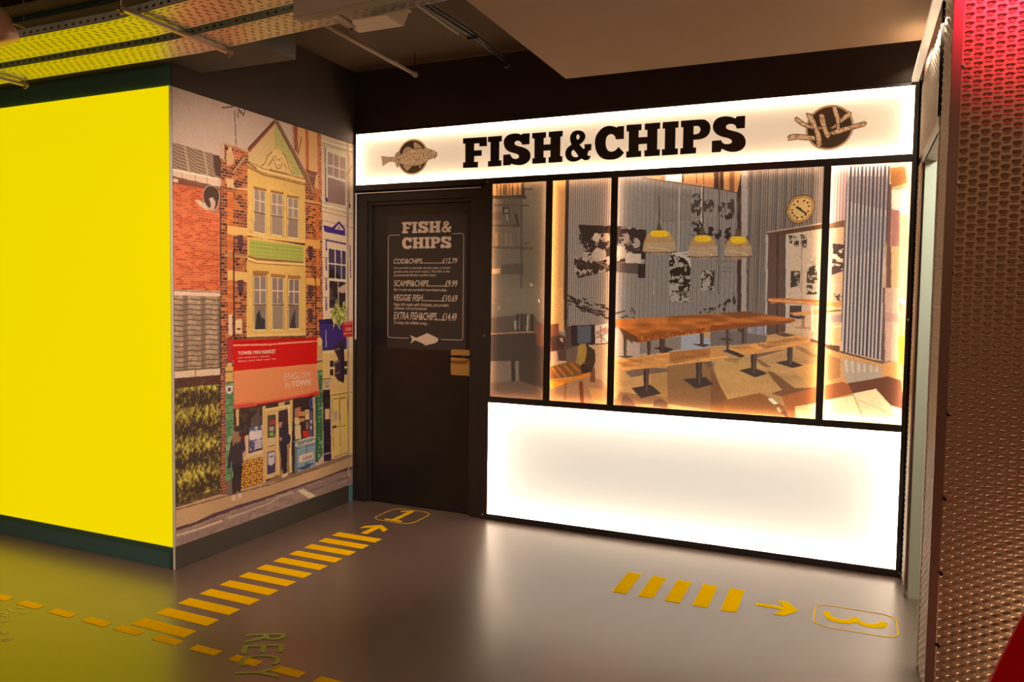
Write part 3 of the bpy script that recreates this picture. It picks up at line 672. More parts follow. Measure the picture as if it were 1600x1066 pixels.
# letters read towards the viewer: baseline on the left
ry = thing('floor_lettering', 'olive green letters RECY on the floor over the dashed line', 'floor lettering', (-2.25, 2.45, 0))
for s_, a0, a1 in (('R', 0.0, .215), ('E', .262, .455), ('C', .50, .725), ('Y', .755, 1.0)):
    v, f, sz = text_mesh(s_); mb = MB()
    for a, b in v:
        a = a0 + (a1 - a0) * a
        mb.v.append((-2.415 + 0.243 * a + 0.150 * b, 2.60 - 0.335 * a + 0.085 * b, 0.0018))
    mb.f = f; mb.build('letter', 'olive', ry)
FZ0 = zoomed(0, 900, 6.42)
fm = thing('floor_lettering', 'faded illegible lettering on the yellow lit floor at the left edge', 'floor lettering', (-3.8, 2.2, 0))
for l in ([(85,335),(110,352),(135,364)], [(205,372),(250,380),(275,372),(290,360)], [(165,318),(205,322),(240,330)], [(0,375),(45,372),(75,388)], [(5,460),(50,458),(75,450),(90,438)], [(5,395),(40,400),(80,410)], [(0,545),(30,560),(70,585)], [(10,575),(45,585)], [(20,645),(70,652),(105,640),(122,618)], [(30,632),(70,632),(100,625)]):
    MB().prism([ribbon(on_floor(FZ0(l)), 0.011)], floor_fn, 0.0004, 0.0012).build('letter_stroke', 'faint', fm)

# ================================================================== embossed metal screen at the right
def emboss(us, vs, pu, pv, wu, wv, depth, fn, name, parent, u0, v0):
    """sheet with staggered lens shaped dents; fn(u, v, h) -> point"""
    U, V = np.meshgrid(us, vs)
    Hh = np.zeros_like(U)
    iu = np.floor((U - u0) / pu)
    for du in (-1, 0, 1):
        k = iu + du
        cu = u0 + (k + 0.5) * pu
        off = np.where(k % 2 == 0, 0.0, 0.5) * pv
        for dv in (-1, 0, 1):
            j = np.floor((V - v0 - off) / pv) + dv
            cv = v0 + off + (j + 0.5) * pv
            a = (U - cu) / wu; b = (V - cv) / wv
            # dent: flat sharp upper lip, rounded belly; a raised smile beneath
            body = np.clip(1 - a * a - np.where(b > 0, (b * 2.4) ** 2, b * b), 0, 1)
            Hh -= depth * body ** 0.7
            bb = (V - cv + wv * 1.15) / (wv * 0.9)
            Hh += depth * 0.30 * np.clip(1 - a * a * 1.1 - bb * bb, 0, 1)
    nu, nv = len(us), len(vs)
    P = fn(U, V, Hh).reshape(-1, 3)
    me = grid_mesh(name, P, nu, nv)
    return finish(me, name, 'glare_embossed' if parent['category'] == 'metal cladding' else 'embossed', parent, 0, True)

PY = 3.098
scr = thing('embossed_metal_screen', 'embossed metal screen at the right edge, red light on its top', 'metal screen', (0.6, 3.1, 0))
emboss(np.arange(0.316, 0.80, 0.0026), np.arange(0.02, 2.9, 0.0026), 0.0315, 0.0307, 0.0135, 0.0075, 0.0060,
       lambda u, v, h: np.stack([u, PY - 0.004 - h, v], -1), 'embossed_sheet', scr, 0.318, 0.0)
MB().box(0.284, 0.3155, PY - 0.012, PY + 0.004, 0.004, 2.95).build('edge_trim', 'trim_metal', scr, 0.001)
for z in (0.29, 0.55, 0.82, 1.12, 1.42, 1.62, 1.93, 2.33):
    MB().tube([(0.3215, PY - 0.017, z), (0.3215, PY - 0.006, z)], 0.0055, 10).build('screw', 'dark_metal' if z < 1.2 else 'screw', scr)
drs = thing('embossed_doorway_cladding', 'embossed metal cladding around the side doorway, sign glare in its colour', 'metal cladding', (RX, 4, 0))
def side(nm, y0, y1, z0, z1):
    return emboss(np.arange(y0, y1, 0.0045), np.arange(z0, z1, 0.0045), 0.0315, 0.0307, 0.0155, 0.0062, 0.0055,
       lambda u, v, h: np.stack([RX - 0.004 + h, u, v], -1), nm, drs, 0.0, 0.0)
side('header_sheet', 3.62, 4.64, 2.28, 2.66)
side('jamb_sheet', 3.16, 3.53, 0.02, 2.72)
side('jamb_sheet', 4.44, 4.66, 0.02, 2.24)
# frame of the doorway
MB().box(RX - 0.010, RX - 0.001, 3.53, 3.556, 0.003, 2.222).build('door_trim', 'white', drs, 0.001)
MB().box(RX - 0.010, RX - 0.001, 4.405, 4.43, 0.003, 2.222).build('door_trim', 'steel', drs, 0.001)
MB().box(RX - 0.010, RX - 0.001, 3.56, 4.40, 2.224, 2.262).build('door_trim', 'white', drs, 0.001)
MB().box(RX - 0.014, RX - 0.001, 3.575, 3.592, 2.27, 2.72).build('joint_strip', 'dark_metal', drs)
MB().box(RX - 0.014, RX - 0.001, 3.115, 3.140, 0.003, 2.72).build('door_trim', 'steel', drs)
tag(MB().box(0.250, 0.284, 2.6, 4.705, 2.70, 2.722).build('ceiling_rail', 'rail_added_glow', None, 0.002), 'straight white rail with added glow along the top of the side wall', 'rail')
# red board, cropped by the picture corner
red = MB().prism([smooth_outline([(0.215, 0.0), (0.378, 0.483), (0.447, 0.683), (0.50, 0.80), (0.58, 0.88), (0.72, 0.90), (1.1, 0.90), (1.1, 0.0)], 30)], lambda a, b, h: (a, 2.40 + h, b), 0, 0.018).build('red_panel', 'red', None, 0.003)
tag(red, 'plain red sloping panel at the lower right corner before the metal screen', 'panel')

# ================================================================== overhead services
def bend(x): return -0.095 * max(0.0, x + 2.5)
def tray(name, y0, y1, z, x0, x1, label, off):
    t = thing(name, label, 'cable tray', ((x0 + x1) / 2, (y0 + y1) / 2, z), 'cable trays under the ceiling')
    wv = y1 - y0
    ys = [0, .012, .017, .028, .033, .046]
    mid = (wv - 0.092) / 3
    y = .046
    for k in range(3): ys += [y + mid * .10, y + mid * .92] if k < 2 else [y + mid * .10, y + mid * .88]; y += mid
    ys += [wv - .046, wv - .033, wv - .028, wv - .017, wv - .012, wv]
    px = 0.042; n = int((x1 - x0) / px); xs = []
    fr4 = [0, .10, .26, .38, .55, .72, .88]
    for i in range(n):
        for f_ in fr4: xs.append(x0 + (i + f_) * px)
    xs.append(x0 + n * px)
    me_v = []; idx = {}
    mb = MB()
    nx, ny = len(xs), len(ys)
    for yy in ys:
        for xx in xs: mb.v.append((xx, y0 + yy + bend(xx), z))
    def hole(i, j):
        f = i % 7; yc = (ys[j] + ys[j + 1]) / 2; per = i // 7
        edge1 = .012 < yc < .017 or wv - .017 < yc < wv - .012
        edge2 = .028 < yc < .033 or wv - .033 < yc < wv - .028
        if edge1: return f in (0, 1, 2, 3)
        if edge2: return f in (3, 4, 5)
        if .046 < yc < wv - .046 and (j % 2 == 0):
            row = (j - 6) // 2
            return f == (1 if row % 2 == 0 else 4)
        return False
    for j in range(ny - 1):
        for i in range(nx - 1):
            if not hole(i, j): a = j * nx + i; mb.f.append([a, a + 1, a + nx + 1, a + nx])
    o = mb.build('perforated_base', 'galv', t)
    so = o.modifiers.new('thickness', 'SOLIDIFY'); so.thickness = 0.0015; so.offset = 1
    for yy in (0, wv):
        mb = MB()
        segs = [x0 + k * 0.04 for k in range(int((x1 - x0) / 0.04))]
        for k, xx in enumerate(segs):
            a, b = xx, min(x1, xx + 0.04)
            ya, yb2 = y0 + yy + bend(a), y0 + yy + bend(b)
            # solid band below and above each side slot
            for (za, zb3, fa, fb) in ((0, .010, 0, 1), (.020, .032, 0, 1), (.010, .020, .4, 1)):
                xa = a + (b - a) * fa; yq = ya + (yb2 - ya) * fa
                mb.hexa([(xa, yq, z + za), (b, yb2, z + za), (b, yb2 + .0015, z + za), (xa, yq + .0015, z + za)], [(xa, yq, z + zb3), (b, yb2, z + zb3), (b, yb2 + .0015, z + zb3), (xa, yq + .0015, z + zb3)])
        mb.build('side_rim', 'galv_side', t)
    return t
tray('cable_tray', 2.030, 2.212, 2.50, -5.2, -0.9, 'wide perforated steel cable tray nearer the viewer, lit yellow at left', 0)
tray('cable_tray', 2.272, 2.432, 2.50, -5.2, -0.9, 'narrower perforated steel cable tray along the yellow wall side', 0)

def strut(px0, px1, z, label):
    a, b = at(*px0, 2, z), at(*px1, 2, z)
    t = thing('tray_support', label, 'tray support', tuple(b), 'supports below the cable trays')
    x = (a.x + b.x) / 2
    MB().box(x - 0.011, x + 0.011, min(a.y, 2.0 + bend(x)), max(b.y, 2.465 + bend(x)), z, z + 0.014).build('support_bar', 'steel', t, 0.001)
    off = min(0.0, bend(x) - 0.0)
    for yy in (min(a.y + 0.012, 2.015 + off), 2.452 + off):
        MB().tube([(x, yy, z - 0.012), (x, yy, CEIL)], 0.004, 8).build('threaded_rod', 'steel', t)
        MB().tube([(x, yy, z - 0.008), (x, yy, z)], 0.008, 6).build('hex_nut', 'steel', t)
    return t
strut((185, 15), (352, 82), 2.480, 'thin steel support bar crossing under both cable trays')
strut((-60, 102), (10, 133), 2.480, 'steel support bar end poking out at the left picture edge')
strut((490, 12), (545, 43), 2.480, 'short steel support bar beside the white trunking')

# white trunking below the trays
a, b = at(457.5, 28.5, 2, 2.30), at(471, 36.5, 2, 2.30)
tk = tag(MB().hexa([(a.x, a.y, 2.30), (-0.5, a.y + bend(-0.5) * .9 - bend(a.x) * .9, 2.30), (-0.5, b.y + bend(-0.5) * .9 - bend(a.x) * .9, 2.30), (a.x, b.y, 2.30)],
    [(a.x, a.y, 2.465), (-0.5, a.y + bend(-0.5) * .9 - bend(a.x) * .9, 2.465), (-0.5, b.y + bend(-0.5) * .9 - bend(a.x) * .9, 2.465), (a.x, b.y, 2.465)]).build('cable_trunking', 'white_trunk', None, 0.003),
    'cream white closed cable trunking at the top centre', 'trunking')

# conduit pipe towards the shop wall
zc = 2.99
p0, p1 = at(470, 18, 2, zc), at(648, 116, 2, zc)
cd = thing('conduit_pipe', 'light painted conduit pipe running under the dark ceiling', 'pipe', tuple(p1))
MB().tube([(p0.x, p0.y, zc), (p1.x, p1.y, zc)], 0.0125, 14).build('pipe', 'conduit', cd, 0, True)
MB().tube([(p1.x, p1.y - 0.004, zc), (p1.x, p1.y + 0.014, zc)], 0.019, 14).build('end_coupling', 'conduit', cd, 0, True)
MB().tube([(p1.x, p1.y, zc), (p1.x, p1.y, CEIL)], 0.003, 8).build('hanger', 'dark_metal', cd)
pm = at(622, 100, 2, zc); MB().box(p1.x - 0.016, p1.x + 0.016, pm.y - 0.008, pm.y + 0.008, zc - 0.004, zc + 0.018).build('pipe_clip', 'conduit', cd)

# sagging cable bundle
zb = 3.03
cb = thing('cable_bundle', 'bundle of dark cables sagging below the ceiling beside the dropped box', 'cables', (-2.08, 4.0, zb))
for k, (ox, oz, mname) in enumerate(((-0.030, -0.008, 'conduit'), (-0.010, 0.004, 'cable'), (0.012, -0.004, 'cable'), (0.028, 0.008, 'cable'))):
    pts = []
    for (qx, qy) in ((640, -8), (668, 12), (700, 33), (722, 48), (745, 63), (768, 80), (790, 95)):
        q = at(qx, qy, 2, zb); pts.append((q.x + ox * (1 - 0.06 * len(pts)), q.y, zb + oz + 0.006 * math.sin(len(pts) * 1.7 + k)))
    if k == 0: pts = pts[:4]
    MB().tube(pts, 0.008, 10).build('cable', mname, cb, 0, True)
q = at(738, 58, 2, zb); MB().box(q.x - 0.030, q.x + 0.028, q.y - 0.005, q.y + 0.005, zb - 0.012, zb + 0.018).build('cable_tie', 'cable', cb)
q = at(792, 99, 2, zb)
hk = MB().tube([(q.x + 0.017 * math.cos(t_), q.y, zb - 0.012 + 0.017 * math.sin(t_)) for t_ in [math.radians(d) for d in range(-170, 60, 20)]], 0.003, 8)
hk.build('hook', 'steel', cb, 0, True)

# emergency light: a cream tub behind the trunking
el = thing('emergency_light', 'cream plastic emergency light tub behind the white trunking', 'emergency light', tuple(at(610, 40, 2, 2.90)))
zq = 2.90
bot = [at(x, y, 2, zq) for x, y in ((561, 52), (616, 44), (603, 24), (546, 32))]
top = [at(x, y, 2, 3.0) for x, y in ((552, 38), (625, 26), (612, 4), (540, 12))]
cbot = sum(bot, Vector()) / 4
bx = [min(p.x for p in bot), max(p.x for p in bot)]; by = [min(p.y for p in bot), max(p.y for p in bot)]
g = 0.02
MB().hexa([(bx[0], by[0], zq), (bx[1], by[0], zq), (bx[1], by[1], zq), (bx[0], by[1], zq)], [(bx[0] - g, by[0] - g, zq + .075), (bx[1] + g, by[0] - g, zq + .075), (bx[1] + g, by[1] + g, zq + .075), (bx[0] - g, by[1] + g, zq + .075)]).build('lamp_cover', 'lens', el, 0.008)
MB().box(bx[0] - g - .008, bx[1] + g + .008, by[0] - g - .008, by[1] + g + .008, zq + .076, zq + .088).build('lamp_base', 'lens', el, 0.002)
MB().box((bx[0] + bx[1]) / 2 - .01, (bx[0] + bx[1]) / 2 + .01, (by[0] + by[1]) / 2 - .01, (by[0] + by[1]) / 2 + .01, zq + .089, CEIL).build('lamp_stem', 'cable', el)

# rubber hoses lying on the tray
for k, (yy, zz, lab) in enumerate(((2.075, 2.535, 'lowest thick dark hose lying on the wide cable tray'), (2.12, 2.582, 'middle thick dark hose on the wide cable tray'), (2.075, 2.628, 'top thick dark hose above the wide cable tray'))):
    pts = [(x, yy + 0.012 * math.sin(x * 1.3 + k) + bend(x), zz + 0.004 * math.sin(x * 2 + k * 2)) for x in np.linspace(-5.1, -1.9, 22)]
    tag(MB().tube(pts, 0.022, 14).build('rubber_hose', 'hose', None, 0, True), lab, 'hose', 'hoses on the cable tray')

# copper spotlight head at the left edge
q = at(-8, 36, 1, 1.75)
cs = thing('spotlight', 'rounded copper spotlight head cut by the left picture edge', 'spotlight', tuple(q))
ax = Vector((0.25, 0.35, -0.9)).normalized(); r0 = 0.052
prof = [(-0.06, 0.3), (-0.055, 0.6), (-0.04, 0.85), (-0.01, 1.0), (0.04, 1.0), (0.065, 0.93)]
MB().tube([tuple(q + ax * s) for s, _ in prof], [r0 * v for _, v in prof], 24).build('lamp_head', 'copper', cs, 0, True)
MB().tube([tuple(q), tuple(q + Vector((0, 0, .08))), (q.x, q.y, CEIL)], 0.008, 8).build('lamp_stem', 'dark_metal', cs)
e1, e2 = at(17, 37, 1, 1.78), at(38, 44, 1, 1.78)
MB().tube([tuple(e1), tuple((e1 + e2) / 2 + Vector((0, 0, .002))), tuple(e2)], 0.003, 8).build('cable_tie', 'faint', cs)
# ================================================================== printed pictures
# ---------------------------------------------------------------- the street mural
S_ = 5.33
M1, M2, M3, M4, M5, M6, M7 = zoomed(260,130,S_), zoomed(400,180,S_), zoomed(260,330,S_), zoomed(400,360,S_), zoomed(260,510,S_), zoomed(400,530,S_), zoomed(260,680,S_)
M8 = zoomed(400, 680, 6.66)
c = Canvas(YW + 0.004, D - 0.012, 0.126, 2.612, 0.0042, 0.0026, on_mural)
n1, n2, n3 = c.fnoise(0.35, 1), c.fnoise(0.03, 5), c.noise(0.008, 9)
c.C[:] = np.array((196, 176, 158.)); 
# aerial
for l in ([(455,205),(560,195)], [(563,225),(575,515)], [(590,210),(640,260)], [(597,205),(590,290)], [(650,215),(636,275)], [(470,195),(478,212)], [(500,192),(508,208)], [(530,188),(540,205)], [(600,235),(640,275)]): c.line(M1(l), 0.008, (95, 78, 66), .85)
# left house roof
m = c.poly(M1([(40,492),(435,603),(470,700),(430,805),(40,718)]), (158, 136, 114))
t_ = (c.V + .20 * c.U) / 0.0175 + 0.9 * np.abs(((c.U / 0.135) % 1) - 0.5)
c.put(m & ((t_ % 1) < 0.34), (98, 78, 64)); c.put(m & (((c.U / 0.135 + c.V * 1.6) % 1) < 0.09), (205, 182, 152), .6)
c.poly(M1([(385,600),(435,603),(465,700),(450,795),(405,760),(385,680)]), (84, 62, 52))
c.poly(M1([(40,718),(430,800),(432,862),(40,772)]), (208, 186, 158)); c.line(M1([(40,718),(430,800)]), .012, (232,210,180))
for x in (125, 237, 333): c.line(M1([(x, 742 + (x-125)*.2),(x, 805 + (x-125)*.2)]), .006, (140,118,98))
wall = c.mask(M1([(40,790),(300,860),(440,870),(456,1066),(456,1730),(40,1720)]))
c.brick(wall, [(196,96,58),(182,80,46),(205,108,66),(172,74,44)], (205,128,88), .040, .0132, .25)
c.mod(wall, .93 + .14 * n1)
c.poly(M1([(40,772),(432,862),(440,900),(300,880),(40,832)]), (98, 62, 48), .8)
c.poly(M1([(48,795),(95,800),(92,828),(48,822)]), (205,185,158))
# satellite dish
c.poly(smooth_outline(M1([(230,980),(265,975),(320,1010),(350,1060),(300,1040)]), 110), (200,178,152))
c.poly(smooth_outline(M1([(298,940),(310,885),(345,852),(390,855),(425,890),(440,940),(430,1010),(405,1055),(350,1050),(310,1000)]), 110), (190,168,142))
c.poly(smooth_outline(M1([(303,940),(315,890),(347,858),(390,861),(422,893),(435,940),(425,1005),(402,1048),(355,1042),(315,995)]), 110), (70, 54, 46))
c.poly(M1([(350,960),(380,950),(402,985),(400,1030),(385,1062),(358,1060),(365,1010)]), (190,165,140)); c.line(M1([(370,1066),(455,1075)]), .012, (150,130,110))
# ledge, lower roof, gutter, dark fascia
c.poly(M3([(50,652),(448,668),(448,715),(50,703)]), (215, 192, 165)); c.line(M3([(50,660),(448,676)]), .01, (160,135,112))
m = c.poly(M3([(50,700),(448,712),(446,1230),(50,1210)]) [:2] + M5([(443,345),(55,372)]), (164, 142, 116))
t_ = c.V / 0.0285 + .5 * np.abs(((c.U / .125 + .05) % 1) - .5)
c.mod(m, .80 + .4 * n2)
c.put(m & ((t_ % 1) < .2), (74, 62, 54)); c.put(m & (np.abs(((c.U / .125 + .32) % 1) - .5) < .13), (104, 88, 76), .7); c.put(m & (n3 > .78), (120,100,82), .5)
c.poly(M5([(58,372),(443,345),(443,402),(58,432)]), (212, 192, 160)); c.poly(M5([(230,360),(243,360),(243,422),(230,424)]), (160,125,70)); c.line(M5([(58,370),(443,343)]), .008, (90,74,62))
m = c.poly(M5([(58,434),(443,404),(443,515),(58,560)]), (76, 50, 42)); c.put(m & (n3 > .8), (150,66,48), .7)
# living wall
m = c.mask(M5([(58,520),(290,495),(430,485),(443,500)]) + M7([(443,492),(300,540),(70,600)]))
lf = c.noise(.020, 21, 1.6) * .6 + c.noise(.011, 22, 1.4) * .5; rows_ = .5 + .5 * np.sin(c.V / .165 * 2 * math.pi + 2 * n1)
f = lf * .75 + rows_ * .28 - .12
g = np.zeros(c.C.shape); g[:] = (58, 44, 32)
for th, col in ((.36, (92, 78, 42)), (.48, (128, 116, 48)), (.58, (162, 152, 62)), (.70, (196, 186, 82))): g[f > th] = col
c.put(m, g); c.mod(m, .85 + .3 * n1)
c.poly(M7([(72,560),(430,450),(443,492),(72,612)]), (72, 54, 44), .65)
c.poly(M5([(443,-1119),(457,-1119),(457,480)]) + M7([(457,520),(443,500)]), (72, 58, 54)); c.line([(344.9, 420), (345.5, 775)], .010, (206,180,156)); c.line([(343.6, 290), (344.0, 770)], .008, (60,48,44))
# ------------- left brick pier
pier = c.mask(M1([(470,488),(680,560),(680,2060),(455,2060),(450,650)]) [:3] + M7([(545,250),(545,500),(450,500)]) + M1([(450,650)]))
c.brick(pier, [(150,82,46),(96,50,40),(70,40,38),(186,108,54),(120,62,42)], (176,128,92), .040, .0175, .24, 5)
c.mod(pier, .85 + .3 * n1)
c.poly(M1([(470,488),(680,560),(680,580),(470,508)]), (188,158,120)); c.poly(M1([(443,505),(478,505),(478,660),(443,600)]), (196,168,138))
c.brick(c.mask(M1([(550,520),(660,580),(560,650)])), [(186,96,60),(150,70,48)], (200,150,110), .040, .0175)
c.poly(M1([(498,560),(545,560),(560,620),(555,670),(500,690),(492,620)]), (200, 168, 122)); c.poly(M1([(510,535),(540,535),(540,570),(505,570)]), (212,180,134))
c.poly(M1([(490,795),(560,800),(555,840),(560,870),(670,875),(670,895),(500,868)]), (206,174,124)); c.line(M1([(545,745),(650,612)]), .020, (176,138,98)); c.line(M1([(540,735),(640,600)]), .008, (84,52,42))
col_ = c.mask([(354, 300), (364, 300), (364, 700), (354, 700)]); c.brick(c.mask([(354, 300), (363.4, 300), (363.4, 492), (354, 492)]), [(206,124,66),(190,104,56)], (176,110,66), .06, .024)
for y0_, y1_ in ((352.5, 366), (422, 437)): c.poly([(354.5, y0_), (386, y0_ + 4), (386, y1_ + 4), (354.5, y1_)], (214, 176, 104))
c.poly([(349, 397), (386, 399.5), (386, 403.5), (349, 401)], (170,132,88)); c.line([(364.5, 372), (364.5, 560)], .012, (66,44,46))
for y0_ in (367.5, 437.5): c.poly([(370.5, y0_), (379, y0_), (379, y0_ + 19), (370.5, y0_ + 18)], (86, 58, 66)); c.poly([(372, y0_ + 19), (377.5, y0_ + 19), (376, y0_ + 26), (373, y0_ + 26)], (50,36,40))
c.poly([(356, 492), (362, 491), (362, 525), (356, 523)], (218,190,156)); c.poly([(366.5, 500), (377, 498.5), (377, 522), (366.5, 521)], (220,192,140)); c.poly([(369, 513), (375, 512.6), (375, 515.4), (369, 515.6)], (60,50,60))
# ------------- central bay
c.poly(M1([(672,655),(672,2200)]) [:1] + M2([(412,535)]) + M4([(412,885)]) + M3([(662,1055)]), (212, 178, 100))
m = c.mask(M1([(672,655),(672,1000)])[:1] + M2([(412,535)]) + M4([(412,885)]) + M3([(662,1055)])); c.mod(m, .92 + .16 * n1); c.put(m & (n2 > .72), (186,148,78), .35)
gab = M1([(680,572)]) + M2([(165,55)]) + M2([(408,535)]); m = c.poly(gab + M2([(300,510),(0,440)]) + M1([(672,660)]), (204, 178, 122))
gt = c.mask(M2([(150,90),(200,95),(395,500),(300,500),(230,330),(150,290)])); c.put(gt, (176,178,100), .8); c.put(gt & (((c.U / .03) % 1 < .16) | ((c.V / .03) % 1 < .16)), (140,140,80), .5)
c.put(m & (n2 > .74), (172,140,92), .45)
c.line(M1([(680,565)]) + M2([(165,48)]), .034, (124,76,54)); c.line(M1([(690,585)]) + M2([(168,68)]), .012, (206,172,130)); c.line(M1([(672,552)]) + M2([(155,45)]), .010, (90,54,42))
c.line(M2([(170,52),(300,290),(420,520),(480,660)]), .026, (132,92,70)); c.line(M2([(160,60),(290,300),(405,530)]), .010, (84,58,46)); c.poly(M2([(150,42),(175,36),(185,60),(150,70)]), (150,100,76))
# shell crest
c.poly(smooth_outline(M2([(40,420),(80,345),(130,300),(170,280),(215,305),(250,360),(290,440),(300,500),(200,480),(90,450)]), 110), (214,184,118))
for l in ([(40,425),(70,400),(90,340),(130,305)], [(215,310),(250,365),(270,440),(300,490)], [(100,420),(130,370),(150,380)], [(150,330),(170,370),(190,372),(205,350)], [(150,395),(165,440),(195,445),(215,400)], [(110,450),(150,465),(210,478),(270,495)], [(230,400),(250,450)], [(130,345),(140,365)]): c.line(smooth_outline(M2(l), 89)[:-1] if False else M2(l), .008, (134,100,58), .9)
for q, r in (((148,332),3.6), ((205,352),3.6), ((178,360),2.8), ((182,410),4.4)): 
    p = M2([q])[0]; c.ell(p, r * .8, r, (226,198,132)); c.ell((p[0] + .6, p[1] + 1.2), r * .45, r * .5, (168,132,78), .7)
for k, (o_, w_, cl) in enumerate(((0, .016, (150,108,62)), (12, .020, (224,192,122)), (30, .010, (168,126,72)), (44, .008, (140,102,62)))):
    c.line(M1([(668, 655 + o_)]) + M2([(60, 455 + o_), (250, 500 + o_), (405, 540 + o_)]), w_, cl)
c.line(M1([(655,650)]) + M2([(0,445)]), .01, (110,80,52))
def sash(zf, x0, x1, y0, ym, y1, sl, low, up=(150, 134, 118)):
    Q = lambda pts: zf([(x, y + sl * (x - x0)) for x, y in pts])
    c.poly(Q([(x0 - 7, y0 - 8), (x1 + 7, y0 - 8), (x1 + 7, y1 + 10), (x0 - 7, y1 + 10)]), (232, 206, 150))
    c.poly(Q([(x0, y0), (x1, y0), (x1, ym), (x0, ym)]), up); c.poly(Q([(x0, ym + 8), (x1, ym + 8), (x1, y1), (x0, y1)]), low)
    c.line(Q([((x0 + x1) / 2, y0), ((x0 + x1) / 2, ym)]), .007, (214,192,158)); c.line(Q([(x0, (y0 + ym) / 2), (x1, (y0 + ym) / 2)]), .007, (214,192,158))
    c.line(Q([(x0 - 4, ym + 10), (x1 + 4, ym + 10)]), .009, (104,82,66)); c.line(Q([(x0 - 9, y0 - 14), (x1 + 9, y0 - 14)]), .016, (150,104,58))
    c.line(Q([(x0 - 9, y0 - 8), (x0 - 9, y1 + 8)]), .006, (166,132,80)); c.line(Q([(x1 + 9, y0 - 8), (x1 + 9, y1 + 8)]), .006, (166,132,80))
sash(M1, 727, 818, 885, 1060, 1235, .22, (150,132,112)); 
sash(M2, 127, 215, 650, 825, 990, .17, (152,134,116)); sash(M2, 262, 345, 690, 850, 1012, .15, (142,124,110))
sash(M3, 728, 822, 545, 770, 985, .0, (126,112,98), (134,122,116)); sash(M4, 130, 220, 395, 610, 822, .02, (144,128,108), (134,120,110)); sash(M4, 270, 353, 410, 612, 815, .02, (120,106,96), (124,112,108))
for zf, pts in ((M3, [(735,985),(745,880),(770,840),(790,890),(815,900),(818,985)]), (M4, [(-8,820),(0,700),(25,660),(35,740),(60,740),(72,820)]), (M4, [(275,815),(290,740),(320,660),(325,815)])): c.poly(zf(pts), (48, 50, 56), .9)
# mullions, sills
c.poly(M3([(660,190),(720,205),(790,225)]) + M4([(405,108),(405,128),(200,92),(0,58)]) + M3([(670,215)]), (112, 58, 42))
c.line(M3([(662,188)]) + M4([(0,45),(405,98)]), .016, (226,190,116))
gtl = M3([(688,232)]) + M4([(0,85),(392,132),(392,266),(0,235)]) + M3([(688,372)]); m = c.poly(gtl, (166, 178, 84)); c.put(m & (((c.U / .024) % 1 < .16) | ((c.V / .024) % 1 < .16)), (118,124,62), .6)
c.line(M3([(672,378)]) + M4([(0,240),(392,270)]), .016, (150,104,62)); c.line(M3([(672,392)]) + M4([(0,258),(400,285)]), .012, (232,198,124)); c.line(M3([(672,412)]) + M4([(0,275),(400,300)]), .006, (150,112,66))
c.line(M3([(715,508)]) + M3([(850,512)]), .018, (160,112,60)); c.line(M4([(120,372),(240,385)]), .018, (160,112,60)); c.line(M4([(262,385),(368,390)]), .018, (160,112,60))
c.line(M3([(662,1045)]) + M4([(0,880),(412,868)]), .024, (222,190,124)); c.line(M3([(662,1058)]) + M4([(0,893),(412,882)]), .010, (110,76,50))
m = c.mask(M3([(560,1060)]) + M4([(0,900),(412,888),(505,900),(505,912),(0,935)]) + M5([(552,140)])); c.brick(m, [(80,48,44),(110,64,46),(60,38,38)], (140,104,80), .040, .017)
# ------------- right brick pier
m = c.mask(M2([(405,540),(500,600),(545,720),(548,1700)])[:3] + M4([(552,745),(530,745),(530,905),(412,905)])); c.brick(m, [(168,92,50),(90,48,40),(196,116,56),(116,60,42),(70,42,38)], (196,140,90), .038, .0175, .22, 8)
c.brick(c.mask(M2([(488,620),(520,620),(520,1066)]) + M4([(535,560),(500,560)])), [(208,122,60),(180,96,54)], (150,86,54), .036, .0175)
m = c.mask(M2([(405,470),(500,490),(500,620),(470,660),(405,530)])); c.brick(m, [(120,70,54),(90,54,46),(150,92,60)], (170,126,96), .036, .017)
c.line(M2([(400,710),(480,725),(530,735)]), .014, (206,164,100)); c.line(M2([(400,725),(530,752)]), .008, (96,62,44)); c.line(M2([(505,640),(520,1066)]) , .012, (206,128,66), .6)
c.poly(M2([(485,570),(492,510),(505,490),(518,520),(522,580),(520,610),(485,612)]), (214,176,118)); c.line(M2([(410,455),(500,490)]), .02, (110,70,54)); c.line(M2([(405,440),(475,650)]), .014, (170,124,92))
for yb_, h_ in ((75, 78), (395, 65)): c.poly(M4([(412,yb_),(485,yb_+5),(528,yb_+8),(528,yb_+h_),(485,yb_+h_),(412,yb_+h_-10)]), (214,164,84))
for y0_ in (130, 455, 650): c.poly(M4([(428,y0_),(468,y0_+3),(470,y0_+90),(430,y0_+86)]), (84,56,60)); c.poly(M4([(440,y0_+88),(462,y0_+90),(455,y0_+125),(445,y0_+122)]), (54,38,40))
c.line(M4([(490,300),(497,890)]), .012, (70,48,48)); c.line(M4([(405,285),(545,300)]), .010, (170,120,74))
# ------------- timber framed upper storey behind
c.poly(M2([(295,80),(340,96),(535,160),(505,478),(410,455),(345,330)]), (232, 178, 118)); c.poly(M2([(185,55),(300,80),(300,270)]), (205,184,160))
for x0_, x1_, x2_, x3_ in ((305, 342, 345, 315), (405, 432, 437, 412), (505, 532, 535, 510)):
    c.poly(M2([(x0_, 84), (x1_, 92), (x2_, 460 if x0_ > 350 else 320), (x3_, 455 if x0_ > 350 else 290)]), (188, 98, 58) if x0_ > 350 else (150,82,60))
c.line(M2([(375,180),(345,330)]), .010, (130,86,62)); c.line(M2([(410,455),(505,490)]), .012, (120,76,54)); c.line(M2([(295,80),(300,270)]), .008, (190,150,110)); c.brick(c.mask(M2([(510,150),(540,160),(545,700),(520,640),(510,480)])), [(190,104,62),(160,84,54)], (206,150,104), .036, .0175)
# gable edge again over the storey behind
c.line(M2([(172,55),(300,292),(410,500)]), .018, (138,98,76))
